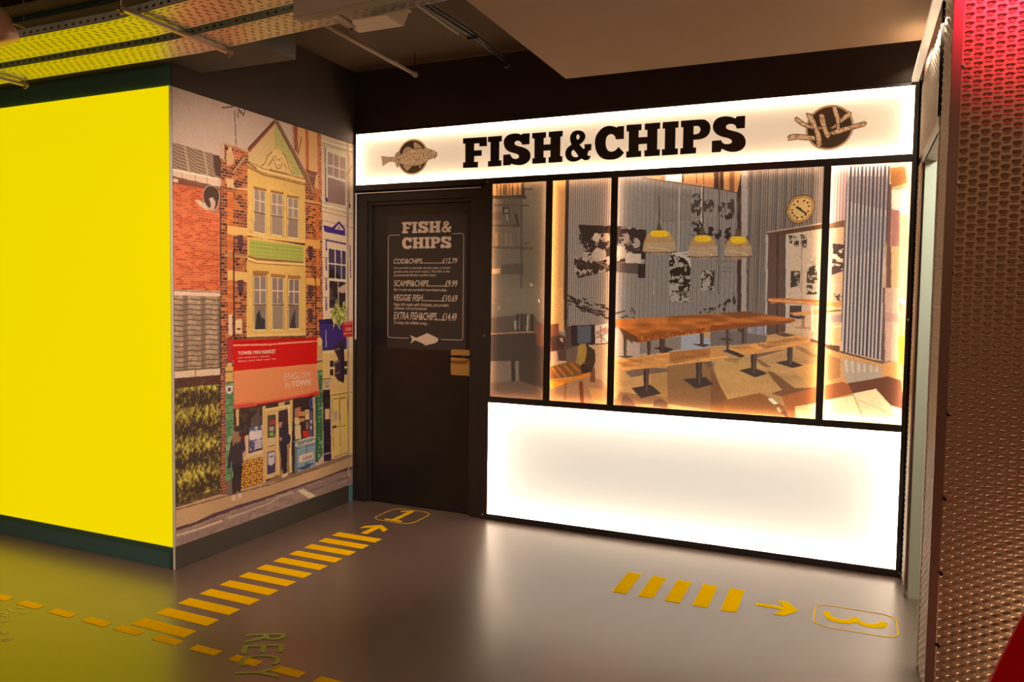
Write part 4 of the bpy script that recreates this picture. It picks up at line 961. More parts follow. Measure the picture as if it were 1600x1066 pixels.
# ------------- white house at the right
c.poly(M2([(538,158),(800,235),(800,1066)]) + M4([(800,1066),(552,745)]) + M2([(545,700)]), (226, 200, 168))
for y_ in (205, 250, 730, 765, 800, 875): c.line(M2([(545, y_), (800, y_ + 62)]), .007, (168,140,120), .8)
c.line(M2([(545,745),(735,785),(800,800)]), .016, (238,216,186))
c.poly(M2([(570,255),(770,330),(770,760),(570,725)]), (238,216,188)); c.line(M2([(572,265),(576,720)]), .012, (84,72,112)); c.poly(M2([(572,685),(594,688),(594,728),(572,724)]), (66,52,130)); c.line(M2([(770,330),(772,770)]), .012, (84,72,100)); c.poly(M2([(760,735),(782,738),(782,776),(760,772)]), (54,44,92))
c.poly(M2([(592,305),(742,360),(742,755),(592,725)]), (160,134,126)); c.put(c.mask(M2([(592,520),(738,560),(738,752),(592,722)])), (140,116,112))
for l in ([(640,320),(640,520)], [(690,340),(690,530)], [(592,415),(742,462)]): c.line(M2(l), .010, (240,218,196))
c.line(M2([(592,505),(742,550)]), .018, (244,222,198)); c.line(M2([(545,215),(800,290)]), .020, (250,226,192)); c.line(M2([(552,232),(800,306)]), .008, (176,146,124))
c.poly(M2([(555,915),(630,935),(688,882),(738,945),(738,1000),(700,985),(565,965)]), (62, 44, 128)); c.poly(M2([(650,950),(686,905),(728,960)]), (222,200,176)); c.poly(M2([(672,945),(686,915),(700,950)]), (150,120,110))
# lower window, trim
for a_, b_ in ((75, 170), (230, 335), (395, 500), (560, 670)): c.line(M4([(580, a_), (582, b_)]), .014, (84,70,110))
c.line(M4([(578,80),(745,115)]), .012, (76,62,116)); c.line(M4([(565,0),(740,35)]), .020, (66,48,128)); c.line(M4([(778,120),(784,400)]), .012, (84,70,100)); 
for y_ in (70, 225, 395, 555): c.line(M4([(552, y_), (600, y_ + 6)]), .007, (160,134,116))
c.poly(M4([(596,135),(748,165),(748,650),(640,640),(605,700)]), (238,214,184)); c.poly(M4([(602,152),(742,175),(742,410),(602,400)]), (72, 62, 92)); c.poly(M4([(605,420),(742,432),(742,640),(608,650)]), (52,42,46))
c.poly(M4([(605,330),(640,318),(690,370),(700,405),(605,400)]), (44,34,38)); c.put(c.mask(M4([(605,440),(672,440),(672,640),(605,640)])) & (n2 > .55), (104,88,84), .7)
for l in ([(654,155),(657,405)], [(706,165),(708,410)], [(602,275),(742,292)]): c.line(M4(l), .010, (226,204,180))
c.line(M4([(600,408),(745,420)]), .018, (236,212,184)); c.line(M4([(680,430),(684,640)]), .010, (206,186,166)); c.poly(smooth_outline(M4([(680,490),(715,460),(742,455),(742,515),(700,518)]), 110), (196,170,150))
# purple shop front
c.poly(M4([(520,745),(750,745),(752,1010),(552,1012),(530,900)]), (62, 46, 118)); c.poly(M4([(518,742),(660,735),(655,775),(530,785)]), (44,34,84)); c.line(M4([(577,830),(580,975)]), .010, (196,180,200), .8)
hang = c.mask(smooth_outline(M4([(612,670),(650,650),(655,590),(668,570),(680,640),(715,640),(722,588),(735,590),(740,640),(750,650),(748,760),(700,790),(695,830),(672,790),(655,770),(638,835),(640,770),(620,720)]), 20)); c.put(hang, (150,160,70)); c.put(hang & (c.noise(.014, 31) > .5), (206,204,130)); c.put(hang & (c.noise(.012, 33) > .68), (84,104,44))
c.poly(M4([(520,900),(540,895),(548,960),(548,1066),(505,1066),(505,905)]), (196,160,96)); c.poly(smooth_outline(M4([(508,905),(530,892),(546,915),(545,950),(520,960)]), 110), (226,192,122))
# ------------- ground floor right: cream frieze, black pilaster, cream doors
c.poly(M6([(548,105),(795,85),(795,480),(548,480)]), (214, 184, 116)); c.line(M6([(552,110),(795,92)]), .02, (232,204,136))
c.poly(M6([(612,180),(642,178),(640,305),(612,300)]), (50,38,40)); c.poly(M6([(650,190),(755,182),(755,295),(650,310)]), (56,42,44)); c.line(M6([(610,242),(755,235)]), .014, (226,200,150))
c.poly(M6([(545,330),(625,322),(612,415),(562,420)]), (196,174,140)); 
for l in ([(560,350),(580,380),(600,350)], [(570,395),(605,390)], [(550,335),(622,328)]): c.line(M6(l), .007, (120,98,72))
c.poly(M6([(552,425),(612,418),(622,1010),(560,1022)]), (44, 32, 46)); mm = c.mask(M6([(552,425),(612,418),(622,1010),(560,1022)])); c.put(mm & (n3 > .8), (110,92,100), .6); c.poly(M6([(570,582),(608,580),(610,665),(572,668)]), (216,182,134))
c.poly(M6([(560,950),(625,940),(628,1000),(560,1020)]), (54,36,72)); c.line(M6([(560,960),(622,945)]), .012, (150,130,150))
c.poly(M6([(618,440),(800,420),(800,940),(622,1000)]), (216, 190, 112))
for l in ([(640,500),(745,485)], [(692,470),(700,960)], [(630,500),(635,690)], [(755,480),(760,660)], [(632,740),(690,725)], [(700,730),(755,715)], [(640,985),(760,945)], [(635,720),(640,930)], [(688,500),(690,680)], [(622,470),(800,440)], [(700,500),(745,490)]): c.line(M6(l), .007, (150,124,70))
c.poly(M6([(632,725),(665,718),(665,738),(632,745)]), (70,56,40)); c.poly(M6([(645,605),(672,602),(672,672),(645,675)]), (176,160,168)); c.poly(M6([(742,640),(760,640),(758,760),(742,760)]), (222,196,60))
# green tiled pilaster
m = c.mask(M6([(508,255),(550,258),(552,960),(520,1010),(500,1030),(496,480),(515,460)])); c.brick(m, [(92,140,92),(70,118,76),(116,160,108)], (44,70,52), .05, .03, .18); c.poly(M6([(490,480),(508,480),(512,1030),(490,1020)]), (32,70,52))
c.poly(M6([(505,180),(550,175),(550,255),(508,262)]), (206,168,90)); c.line(M6([(505,188),(550,182)]), .012, (120,90,50))
# ------------- awning
c.poly([(362, 531)] + M6([(505,-12)]) + M6([(506,205)]) + M5([(555,373)]), (196, 22, 16)); c.line(M5([(552,158),(853,152)]) + M6([(505,15)]), .010, (226,150,126)); c.line(M5([(552,140)]) + M6([(505,-10)]), .010, (160,24,18))
c.poly(M5([(558,373)]) + M6([(498,203),(522,440),(510,470)]) + M5([(562,695),(558,640)]), (224, 140, 92)); m = c.mask(M5([(558,373)]) + M6([(498,203),(522,440),(510,470)]) + M5([(562,695)])); c.mod(m, .95 + .1 * n1)
c.poly(M5([(562,645)]) + M6([(0,520),(300,475),(522,425),(520,462),(300,505),(0,552)]) + M5([(565,698)]), (206, 84, 62)); c.line(M5([(562,650),(700,630)]) + M6([(0,525),(300,478),(520,430)]), .010, (232,120,90)); c.line(M6([(0,548),(260,505),(520,462)]), .008, (150,34,30)); c.line(M6([(380,490),(505,440)]), .012, (214,44,34))
c.poly(M5([(500,105),(548,100),(548,295),(508,300)]), (170, 48, 50)); c.poly(M5([(480,345),(550,340),(550,460),(484,465)]), (206,172,98)); c.line(M5([(486,380),(545,376)]), .012, (140,106,58)); c.poly(M5([(500,305),(540,303),(540,340),(500,342)]), (206,170,100))
m = c.mask(M5([(488,468),(548,460),(552,900),(530,1066),(490,1066)])); c.brick(m, [(104,150,104),(86,132,90),(128,170,122)], (60,90,66), .05, .045, .12); m = c.mask(M7([(490,0),(545,0),(545,500),(488,500)])); c.brick(m, [(104,150,104),(86,132,90),(128,170,122)], (60,90,66), .05, .045, .12)
c.poly(smooth_outline(M5([(492,500),(545,495),(548,530),(530,560),(505,560),(492,535)]), 110), (214,204,196)); c.poly(M5([(505,512),(535,510),(530,540),(508,542)]), (84,84,104)); c.poly(M5([(455,500),(485,480),(485,600),(458,590)]), (170,150,150), .7)
# ------------- shop below
c.poly(M5([(552,690)]) + M6([(0,555),(490,468),(490,800),(480,1066)]) + M8([(610,320),(400,400),(70,495),(0,520)]) + M7([(545,500),(560,-10)]), (54, 40, 38)); 
sh = c.mask(M5([(560,690),(850,650),(800,1000),(640,1066),(560,1000)])); c.put(sh & (n2 > .62), (96,76,62), .6)
c.line(M5([(585,690),(588,860)]), .022, (206,172,120)); c.poly(M5([(680,845),(795,820),(795,1010),(690,1040)]), (84,92,128)); ps = c.mask(M5([(680,845),(795,820),(795,1010),(690,1040)])); c.put(ps & (n2 > .55), (206,196,196), .85); c.put(ps & (n3 > .75), (50,60,110), .8)
c.line(M5([(685,905),(790,880)]), .03, (226,216,214), .9); c.line(M5([(690,935),(790,912)]), .024, (226,216,214), .9); c.poly(M5([(700,770),(760,700),(785,760),(780,820),(700,840)]), (150,140,140), .35); c.poly(M5([(645,915),(680,905),(680,1060),(645,1066)]), (214,182,150)); c.poly(M5([(640,915),(650,912),(652,1060),(642,1066)]), (176,60,44))
# cream door frame and doors
c.poly(M6([(48,560),(300,505),(303,600),(290,930)]) + M8([(385,380),(350,395),(100,460),(75,495),(65,230)]) + M6([(50,900)]), (206, 176, 116))
c.poly(M6([(75,550),(180,532),(180,568),(78,590)]), (70,50,40)); c.poly(M6([(235,522),(277,515),(277,550),(235,558)]), (66,48,40)); c.poly(M6([(182,600),(258,580),(262,620),(270,930),(188,940)]), (60,42,48))
c.poly(M6([(90,635),(158,628),(158,885),(90,900)]), (86,72,66)); c.poly(M6([(110,680),(150,670),(152,705),(110,712)]), (170,60,50)); c.poly(M6([(105,735),(145,728),(140,765),(108,765)]), (176,164,160)); c.poly(M6([(106,782),(142,776),(142,805),(106,806)]), (120,190,60)); c.poly(M6([(92,825),(156,815),(156,880),(92,895)]), (206,184,140))
c.poly(M8([(112,180),(192,160),(197,385),(112,410)]), (70,56,96)); c.poly(M8([(120,190),(186,172),(186,290),(150,318),(120,305)]), (196,190,196)); c.line(M8([(135,228),(172,218)]), .010, (110,104,130)); 
c.line(M6([(70,590),(280,552)]), .012, (232,206,146)); c.line(M6([(172,600),(178,935)]), .014, (222,194,134)); c.line(M8([(225,0),(230,430)]), .014, (222,194,134)); c.line(M6([(270,560),(285,930)]), .02, (226,198,140)); c.line(M8([(70,230),(80,490)]), .014, (150,118,74))
c.poly(M8([(235,20),(350,20),(350,390),(240,410)]), (160,128,84)); c.poly(M8([(262,130),(310,120),(318,380),(250,360)]), (70,44,50), .9); c.line(M8([(350,130),(352,388)]), .014, (230,204,150)); c.line(M8([(372,90),(378,380)]), .016, (58,42,44))
# window right of the door
c.poly(M6([(303,515),(468,480),(470,820),(310,850)]), (58, 42, 40)); 
for p_, cl in (([(318,580),(365,562),(368,640),(320,650)], (176,120,96)), ([(350,608),(402,600),(402,640),(350,645)], (196,140,90)), ([(352,660),(398,655),(398,685),(352,690)], (190,130,90)), ([(405,590),(438,585),(438,670),(405,675)], (216,188,130)), ([(315,655),(350,650),(362,690),(350,715),(318,712)], (206,186,130)), ([(318,720),(368,715),(370,830),(322,838)], (208,190,150)), ([(385,765),(436,760),(438,812),(388,818)], (190,52,40)), ([(442,600),(466,595),(466,805),(442,810)], (84,92,140)), ([(410,690),(430,686),(432,750),(412,752)], (140,120,110))): c.poly(M6(p_), cl)
c.poly(smooth_outline(M6([(440,520),(455,495),(468,492),(468,575),(450,570),(440,548)]), 110), (70,84,170)); c.poly(smooth_outline(M6([(450,520),(466,508),(466,556),(452,550)]), 110), (50,40,70)); c.line(M6([(478,480),(486,830)]), .026, (196,170,116)); c.line(M6([(496,490),(506,1020)]), .012, (40,110,70))
c.poly(M6([(420,620),(432,612),(420,600)]), (60,50,50)); c.line(M6([(445,690),(462,685)]), .02, (200,190,190)); c.line(M6([(445,740),(462,735)]), .02, (200,190,190))
# chest freezer
c.poly(M8([(400,150),(610,90),(612,330),(418,398),(400,385)]), (132, 160, 178)); c.poly(M8([(398,85),(420,60),(560,12),(600,15),(612,60),(605,85),(430,135),(400,120)]), (158, 168, 164)); c.line(M8([(400,110),(610,60)]), .012, (206,206,196)); c.poly(M8([(400,125),(420,135),(425,398),(402,388)]), (92,124,130))
for l in ([(420,85),(450,65),(470,85)], [(480,70),(510,48),(530,65)], [(545,50),(570,30),(590,48)], [(430,105),(500,80)], [(520,75),(590,52)]): c.line(M8(l), .010, (104,116,118), .8)
c.poly(M8([(512,110),(525,108),(530,220),(515,222)]), (84,110,130), .8); c.poly(M8([(440,215),(590,172),(592,245),(442,288)]), (222,198,178)); c.line(M8([(430,350),(480,340),(520,310),(590,298)]), .010, (58,74,96)); c.line(M8([(460,345),(500,345),(560,318)]), .016, (58,74,96)); c.poly(M8([(505,290),(535,285),(530,330),(505,335)]), (70,90,116), .8)
c.line(M6([(310,855),(486,812)]), .008, (230,226,210), .6)
# patterned tile panel
m = c.poly(M7([(620,215),(798,178),(802,398),(618,448)]), (96, 44, 26)); m2 = c.mask(M8([(0,235),(62,222),(66,490),(0,512)])); m = m | c.put(m2, (96, 44, 26))
pu, pv = (c.U / .052) % 1 - .5, (c.V / .052) % 1 - .5; rr_ = np.sqrt(pu ** 2 + pv ** 2)
c.put(m & (np.abs(rr_ - .36) < .10), (226,168,64)); c.put(m & (rr_ < .12), (232,184,84)); c.put(m & ((np.abs(pu - pv) < .05) | (np.abs(pu + pv) < .05)) & (rr_ > .42), (206,140,56))
c.poly(M7([(628,180),(800,145),(800,178),(628,215)]), (206,176,122)); c.line(M7([(806,100),(812,395)]), .022, (200,168,112)); c.poly(M7([(640,190),(690,180),(800,150),(800,120),(690,150),(660,160)]), (214,190,160))
c.poly(M7([(490,385),(540,380),(545,500),(485,502)]), (120,98,84)); c.brick(c.mask([(346.5,560),(351.8,560),(351.8,772),(346.5,774)]), [(150,76,52),(104,58,50)], (176,130,100), .036, .0175)
# ------------- pavement and road
c.poly(M7([(70,605),(440,492),(545,500),(620,450),(810,400),(853,385)]) + M8([(80,490),(240,430),(400,400),(610,325),(780,260),(1000,200),(1000,330)]) + M7([(853,505),(600,585),(380,660),(75,790)]), (190, 158, 120))
c.mod(c.mask(M7([(70,590),(860,370)]) + M8([(1000,190),(1000,330)]) + M7([(853,505),(75,790)])), .9 + .2 * n1)
c.poly(M8([(200,415),(400,395),(650,310),(800,250),(960,200),(1000,215),(960,240),(700,335),(400,430),(60,510),(100,490)]), (132, 100, 84), .75); c.line(M7([(75,622),(450,520),(853,412)]) + M8([(0,560),(440,415),(640,345)]), .007, (110,84,66))
c.poly(M8([(70,500),(240,440),(330,400),(390,440),(200,480),(20,530)]), (140,108,86), .5)
c.poly(M7([(75,772),(240,722),(380,655),(600,580),(853,505)]) + M8([(240,590),(480,510),(700,435),(840,380),(950,335),(1000,330),(1000,352),(850,395),(700,455),(480,530),(240,615),(0,705)]) + M7([(600,610),(380,690),(240,750),(75,802)]), (84, 60, 68))
c.poly(M7([(70,800),(240,752),(380,692),(600,612),(853,532)]) + M8([(0,705),(480,530),(850,395),(1010,350),(1010,560),(0,900)]) + M7([(853,700),(60,960)]), (146, 124, 114)); rd = c.mask(M7([(70,800),(853,532)]) + M8([(850,395),(1010,350),(1010,560),(0,900)]) + M7([(60,960)])); c.put(rd & (c.noise(.010, 41) > .70), (120,100,98), .6); c.put(rd & (c.noise(.02, 44, .3) > .72), (168,146,130), .5)
c.line(M7([(78,836),(240,790),(465,712)]), .012, (206,184,164)); c.line(M7([(510,692),(700,625),(853,568)]) + M8([(240,640),(380,592)]), .010, (196,174,152), .9)
c.poly(M8([(425,580),(485,558),(620,632),(550,662)]), (222, 204, 170)); c.line(M8([(540,590),(700,530)]), .006, (96,78,86), .8); c.line(M8([(790,490),(960,435)]), .007, (86,66,80), .8); c.put(c.mask(M7([(190,760),(240,745),(330,715),(300,745),(230,770)])), (172,146,112), .8)
# ------------- people: the woman at the left, the man at the door
c.poly(smooth_outline(M7([(545,230),(550,330),(540,400),(548,480),(570,485),(578,400),(582,340),(590,400),(595,470),(612,478),(618,380),(625,240)]), 110), (42, 30, 36))
c.poly(smooth_outline(M7([(545,20),(600,-10),(640,40),(655,100),(650,160),(630,185),(630,235),(545,240),(535,200),(528,270),(505,280),(508,190),(525,110)]), 110), (56, 44, 56)); c.poly(smooth_outline(M5([(545,930),(570,850),(590,830),(610,840),(615,900),(610,960),(575,970),(550,1000)]), 110), (150, 112, 84)); c.poly(smooth_outline(M5([(560,860),(575,835),(600,825),(618,845),(612,870),(575,880)]), 110), (58,46,50)); c.poly(M5([(598,880),(640,870),(645,900),(600,920)]), (60,48,54)); c.poly(M5([(615,900),(680,885),(680,895),(620,915)]), (46,36,40))
c.poly(smooth_outline(M7([(630,150),(652,130),(655,165),(635,195)]), 110), (196,150,120)); c.poly(smooth_outline(M7([(540,510),(565,498),(572,540),(545,545)]), 110), (212,190,170)); c.poly(smooth_outline(M7([(592,490),(618,482),(625,515),(595,525)]), 110), (212,190,170)); c.line(M7([(560,60),(600,80)]), .006, (84,70,84))
c.poly(smooth_outline(M6([(195,700),(212,665),(215,690),(222,710),(245,712),(258,780),(280,800),(282,850),(262,875),(250,870),(250,900),(200,920),(190,860),(185,790),(192,740)]), 110), (46, 40, 62)); c.poly(smooth_outline(M6([(186,690),(192,665),(210,662),(215,685),(205,735),(190,730)]), 110), (176,126,96)); c.poly(smooth_outline(M6([(184,690),(190,665),(205,658),(216,672),(212,690),(196,688)]), 110), (38,32,40)); c.poly(smooth_outline(M6([(190,820),(210,820),(212,840),(195,850)]), 110), (176,130,100))
c.poly(smooth_outline(M6([(200,910),(250,895),(252,1000),(250,1066),(215,1066),(205,1000)]), 110), (40, 32, 48)); c.poly(smooth_outline(M8([(258,150),(315,130),(318,250),(312,370),(300,405),(278,400),(270,300),(262,240)]), 110), (40, 32, 48)); c.poly(smooth_outline(M8([(255,440),(275,410),(318,395),(320,422),(285,438)]), 110), (216,196,170)); c.line(M6([(260,780),(250,800)]), .006, (84,74,96))
# ------------- lamp post, red sign, signal heads
c.poly([(540.5, 215), (544.5, 225), (544.5, 730), (546.5, 745), (543.0, 745)], (176, 162, 138)); c.line([(541.2, 260), (543.6, 730)], .006, (120,108,92)); c.line(M2([(745,510),(795,425)]), .007, (120,104,88))
c.poly(M4([(715,755),(800,750),(800,885),(722,888)]), (190, 42, 40)); c.line(M4([(718,760),(800,755)]), .006, (230,190,170))
c.poly(smooth_outline(M6([(640,60),(680,40),(690,10),(715,10),(728,50),(730,340),(705,355),(670,335),(645,290),(680,285),(650,230),(648,190),(680,170),(645,90)]), 110), (62, 46, 58)); c.poly(M6([(705,50),(726,50),(728,350),(708,352)]), (40,32,48)); c.line(M6([(645,95),(690,80)]), .010, (130,110,116)); c.line(M6([(650,200),(690,185)]), .010, (130,110,116)); c.line(M6([(650,290),(690,275)]), .010, (130,110,116))
c.put(np.ones(c.U.shape, bool), c.C * (.965 + .07 * c.noise(.006, 77))[..., None])

mural = thing('street_mural', 'printed street mural with narrow brick shop under a red awning', 'wall mural', (MX, 3.9, 1.3))
MB().box(MX + 0.0008, MX + 0.004, YW + 0.004, D - 0.012, 0.126, 2.612).build('mural_backing', 'white_trunk', mural)
mp = c.build('mural_print', lambda U, V: np.stack([np.full(U.shape, MX + 0.0046), U, V], -1), 'print', mural, gain=MURAL_GAIN)
mur_fn = lambda a, b, h: (MX + 0.0050 + h, a, b)
def mural_text(s, quad, m='white_ink', bold=0.0):
    o = text_on(s, on_mural(quad), mur_fn, 'mural_lettering', m, mp, bold, 0, 0.0003)
    return o
mural_text('TOWER MINI MARKET', M5([(590,238)]) + M6([(160,118),(160,85)]) + M5([(590,210)]), bold=.02)
mural_text('news • confectionery • tobaccoist', M5([(588,272)]) + M6([(105,152),(105,135)]) + M5([(588,256)]))
mural_text('off licence • drinks • lottery • oyster • news', M5([(588,302)]) + M6([(160,172),(160,156)]) + M5([(588,285)]))
mural_text('ENGLISH', M6([(232,345),(443,315),(443,265),(232,285)]), bold=-.012)
mural_text('IN', M6([(236,412),(282,408),(282,358),(236,360)]), bold=-.012)
mural_text('TOWN', M6([(292,402),(450,382),(450,328),(292,350)]), bold=.03)
mural_text('LOO', M4([(742,835),(790,833),(790,808),(742,810)]), bold=.02); mural_text('PEDESTR', M4([(728,785),(790,781),(790,768),(728,772)])); mural_text('BOTH W', M4([(728,868),(790,864),(790,850),(728,854)]))
mural_text('Lebara', M8([(482,262),(578,234),(578,192),(482,222)]), 'fish_line')
# ---------------------------------------------------------------- the four backlit pictures of a dining room
W1, W2, W3, W4 = zoomed(760,270,5.92), zoomed(760,450,5.61), zoomed(950,270,5.61), zoomed(1110,250,5.074)
W5, W6, W7, W8 = zoomed(950,460,5.61), zoomed(1110,450,4.847), zoomed(1280,250,5.073), zoomed(1280,450,4.847)
c = Canvas(-2.24, 0.274, Z['wb'] - 0.006, Z['wt'] + 0.006, 0.0030, 0.0032, on_front)
n1, n2, n3 = c.fnoise(0.30, 1), c.fnoise(0.035, 5), c.noise(0.009, 9)
def stripes(m, dark, period, width=.45, a=1.0, amp=0.25):
    ph = (c.U / period) % 1
    c.put(m & (ph < width), dark, a); c.mod(m & (ph > .80), np.full(c.U.shape, 1 + amp))
def bw(pts, seed, sc=.022, th=.5, dark=(46, 38, 34), light=(170, 156, 142), a=1.0):
    m = c.mask(pts); f = c.fnoise(sc * .8, seed) * .75 + c.noise(sc * .22, seed + 40) * .25; c.put(m & (f > th), light, a * .8); c.put(m & (f <= th), dark, a); return m
c.C[:] = (136, 124, 116)
# --- first panel: dim shelves and a writing desk
m1 = c.U < -1.82
c.put(m1, (108, 97, 82)); c.mod(m1, .85 + .3 * n1)
c.poly(W1([(50,100),(330,92),(330,205),(50,212)]), (156,118,78))
for x in (98, 130, 185, 212, 240, 290): c.line(W1([(x, 95), (x, 210)]), .008, (66,50,38), .85)
c.poly(W1([(150,110),(185,108),(185,205),(150,207)]), (96,82,62)); c.poly(W1([(325,92),(345,95),(355,170),(350,215),(325,215)]), (64,54,44))
c.line(W1([(50,228),(370,225)]), .022, (62,50,40), .8); c.line(W1([(345,150),(430,152)]), .008, (60,50,42), .9); c.line(W1([(55,300),(400,305)]), .009, (74,62,50), .9); c.line(W1([(325,100),(322,1066)]), .010, (72,62,52), .8)
c.poly(W1([(145,215),(325,225),(325,480),(145,480)]), (86,76,64), .6); c.poly(W1([(150,318),(215,322),(212,385),(150,380)]), (62,54,46)); c.poly(W1([(165,335),(205,338),(200,370),(165,368)]), (120,108,92)); c.poly(W1([(262,380),(280,375),(300,480),(285,495)]), (56,48,42)); c.line(W1([(190,385),(195,440)]), .010, (132,120,102))
c.poly(W1([(55,440),(140,440),(140,360),(55,365)]), (96,78,64)); c.line(W1([(50,490),(320,492)]), .014, (74,62,52), .8); c.line(W1([(50,690),(430,700)]), .014, (78,66,56), .8); c.line(W1([(340,655),(400,652)]), .008, (70,60,52), .8)
for x, cl in ((75,(150,112,80)), (120,(110,92,72)), (165,(124,106,84)), (205,(116,98,80)), (255,(96,84,70))): c.poly(W1([(x,560),(x+32,558),(x+30,680),(x+2,682)]), cl, .7)
c.poly(W1([(50,890),(128,885),(128,930),(50,935)]), (196,150,110), .9); c.poly(W1([(140,850),(345,835),(345,940),(140,940)]), (76,66,56), .7); c.poly(W1([(345,715),(545,720),(545,1066),(345,1066)]), (104,92,76), .5)
c.poly(W1([(398,1025),(432,1025),(432,1052),(398,1052)]), (176,164,140), .8); c.line(W2([(455,100),(465,125)]), .008, (214,204,180)); c.line(W2([(100,190),(118,160)]), .005, (176,164,140))
c.poly(W2([(40,262),(150,250),(260,240),(260,225),(425,240),(440,290),(500,320),(500,520),(40,640)]), (80,68,58), .9)
c.poly(W2([(240,290),(285,280),(290,370),(245,370)]), (150,140,122), .8); 
for x in (262, 300, 335, 390): c.poly(W2([(x,228),(x+20,228),(x+22,385),(x+2,385)]), (54,46,42))
c.poly(W2([(352,240),(374,238),(366,385),(348,385)]), (140,128,112)); c.line(W2([(40,405),(250,392),(420,386)]), .008, (150,112,86)); c.poly(W2([(35,410),(420,395),(500,420),(500,640),(35,640)]), (62,52,44))
c.poly(W2([(35,650),(215,650),(215,815),(35,830)]), (112,98,84)); c.poly(W2([(250,640),(278,640),(280,800),(255,810)]), (120,106,90)); c.poly(W2([(215,640),(252,640),(255,850),(220,850)]), (50,42,36)); c.poly(W2([(285,640),(500,600),(500,960),(285,960)]), (66,54,46)); c.poly(W2([(35,830),(290,815),(500,880),(500,985),(35,960)]), (96,78,64))
c.poly(W2([(425,320),(500,315),(500,520),(440,500)]), (104,70,54), .8)
# --- second panel
c.poly(W1([(590,60),(735,60),(720,1066),(590,1066)]) , (196, 150, 98)); c.poly(W2([(540,-20),(680,-20),(680,380),(540,380)]), (196,150,98)); m = c.mask(W1([(660,60),(735,60),(722,1066),(660,1066)])); c.put(m, (168,130,92), .5)
cor = c.mask(W1([(765,50),(1200,50),(1200,2000),(750,2000)])) & (c.V > at(850, 509, 1, D)[2]); c.put(cor, (140,128,118)); stripes(cor, (96,84,76), .0150, .35, .75)
c.poly(W1([(735,70),(765,68),(752,1066),(718,1066)]), (66,50,42)); c.poly(W2([(678,-10),(712,-10),(712,260),(700,380),(680,360)]), (70,54,44))
c.poly(W2([(540,318),(636,315),(636,400),(700,430),(700,560),(540,560)]), (112,70,52)); c.poly(W2([(560,430),(640,420),(690,460),(680,540),(570,550)]), (72,50,44)); c.poly(W2([(568,560),(620,555),(620,650),(570,660)]), (186,146,120)); c.poly(W2([(622,560),(700,540),(720,650),(640,670)]), (84,62,54)); c.poly(W2([(640,440),(665,440),(675,480),(655,470)]), (186,164,150))
c.poly(W2([(690,330),(745,335),(745,490),(800,510),(800,640),(700,660),(690,500)]), (88,70,60)); c.poly(W2([(740,330),(955,322),(955,495),(745,510)]), (58,44,44)); c.poly(W2([(797,335),(915,330),(915,480),(797,486)]), (92,92,100)); 
c.poly(W2([(953,330),(1075,310),(1075,490),(953,500)]), (200,176,158)); 
for l in ([(960,400),(1060,340)], [(960,440),(1060,395)], [(960,380),(1060,480)], [(1000,340),(1010,480)]): c.line(W2(l), .010, (140,112,98), .8)
c.poly(W2([(1020,355),(1068,350),(1068,395),(1022,395)]), (150,120,110)); c.line(W2([(950,495),(1075,487)]), .008, (70,50,46))
c.poly(W2([(830,510),(1075,490),(1075,1030),(540,1000),(540,640),(780,640)]), (186,150,118)); m = c.poly(W2([(540,880),(820,760),(1000,800),(1075,900),(1075,1030),(540,1000)]), (160,118,84), .8)
c.poly(W2([(700,540),(820,500),(820,620),(780,660),(700,660)]), (110,90,78))
# birds
for k in range(46):
    r = np.random.RandomState(k); bx_, by_ = 715 + r.rand() * 350, 60 + r.rand() * 60 + 0
    by_ = 60 + (bx_ - 715) * .28 + r.rand() * 110
    if by_ > 290: by_ = 290
    w_ = 14 + r.rand() * 16; c.line(W2([(bx_ - w_, by_ - w_ * .5), (bx_, by_ + r.rand() * 8), (bx_ + w_, by_ - w_ * .3 + r.rand() * 14)]), .010, (52,42,40), .9)
# chair of the second panel
c.poly(W2([(560,690),(770,640),(900,720),(920,760),(560,800)]), (124,84,46)); 
for l in ([(575,700),(640,790)], [(620,690),(700,780)], [(680,675),(760,760)], [(740,660),(820,740)]): c.line(W2(l), .014, (176,108,48))
c.poly(W2([(560,800),(700,800),(920,735),(918,770),(720,830),(560,892)]), (206,128,44)); c.poly(W2([(560,890),(700,835),(560,815)]), (232,150,52))
c.poly(smooth_outline(W2([(780,655),(800,560),(815,490),(870,488),(900,520),(880,640),(830,680)]), 50), (150,120,62)); m = c.poly(smooth_outline(W2([(870,490),(950,545),(955,640),(925,740),(840,750),(820,690),(860,640),(880,560)]), 50), (62,46,36))
for k in range(9): c.line(W2([(795 + k * 2, 520 + k * 18), (870, 505 + k * 19)]), .004, (206,168,92), .7); c.line(W2([(880, 520 + k * 22), (950, 560 + k * 20)]), .003, (110,86,60), .8)
c.poly(W2([(915,735),(950,700),(955,830),(905,825)]), (120,76,48)); c.poly(W2([(808,815),(845,815),(856,1010),(822,1008)]), (124,70,42)); c.poly(W2([(680,840),(705,830),(700,985),(678,985)]), (140,92,62),.7)
for k in range(7): c.line(W2([(900 + k * 18, 870 + k * 4), (950 + k * 16, 1020)]), .006, (216,160,92))
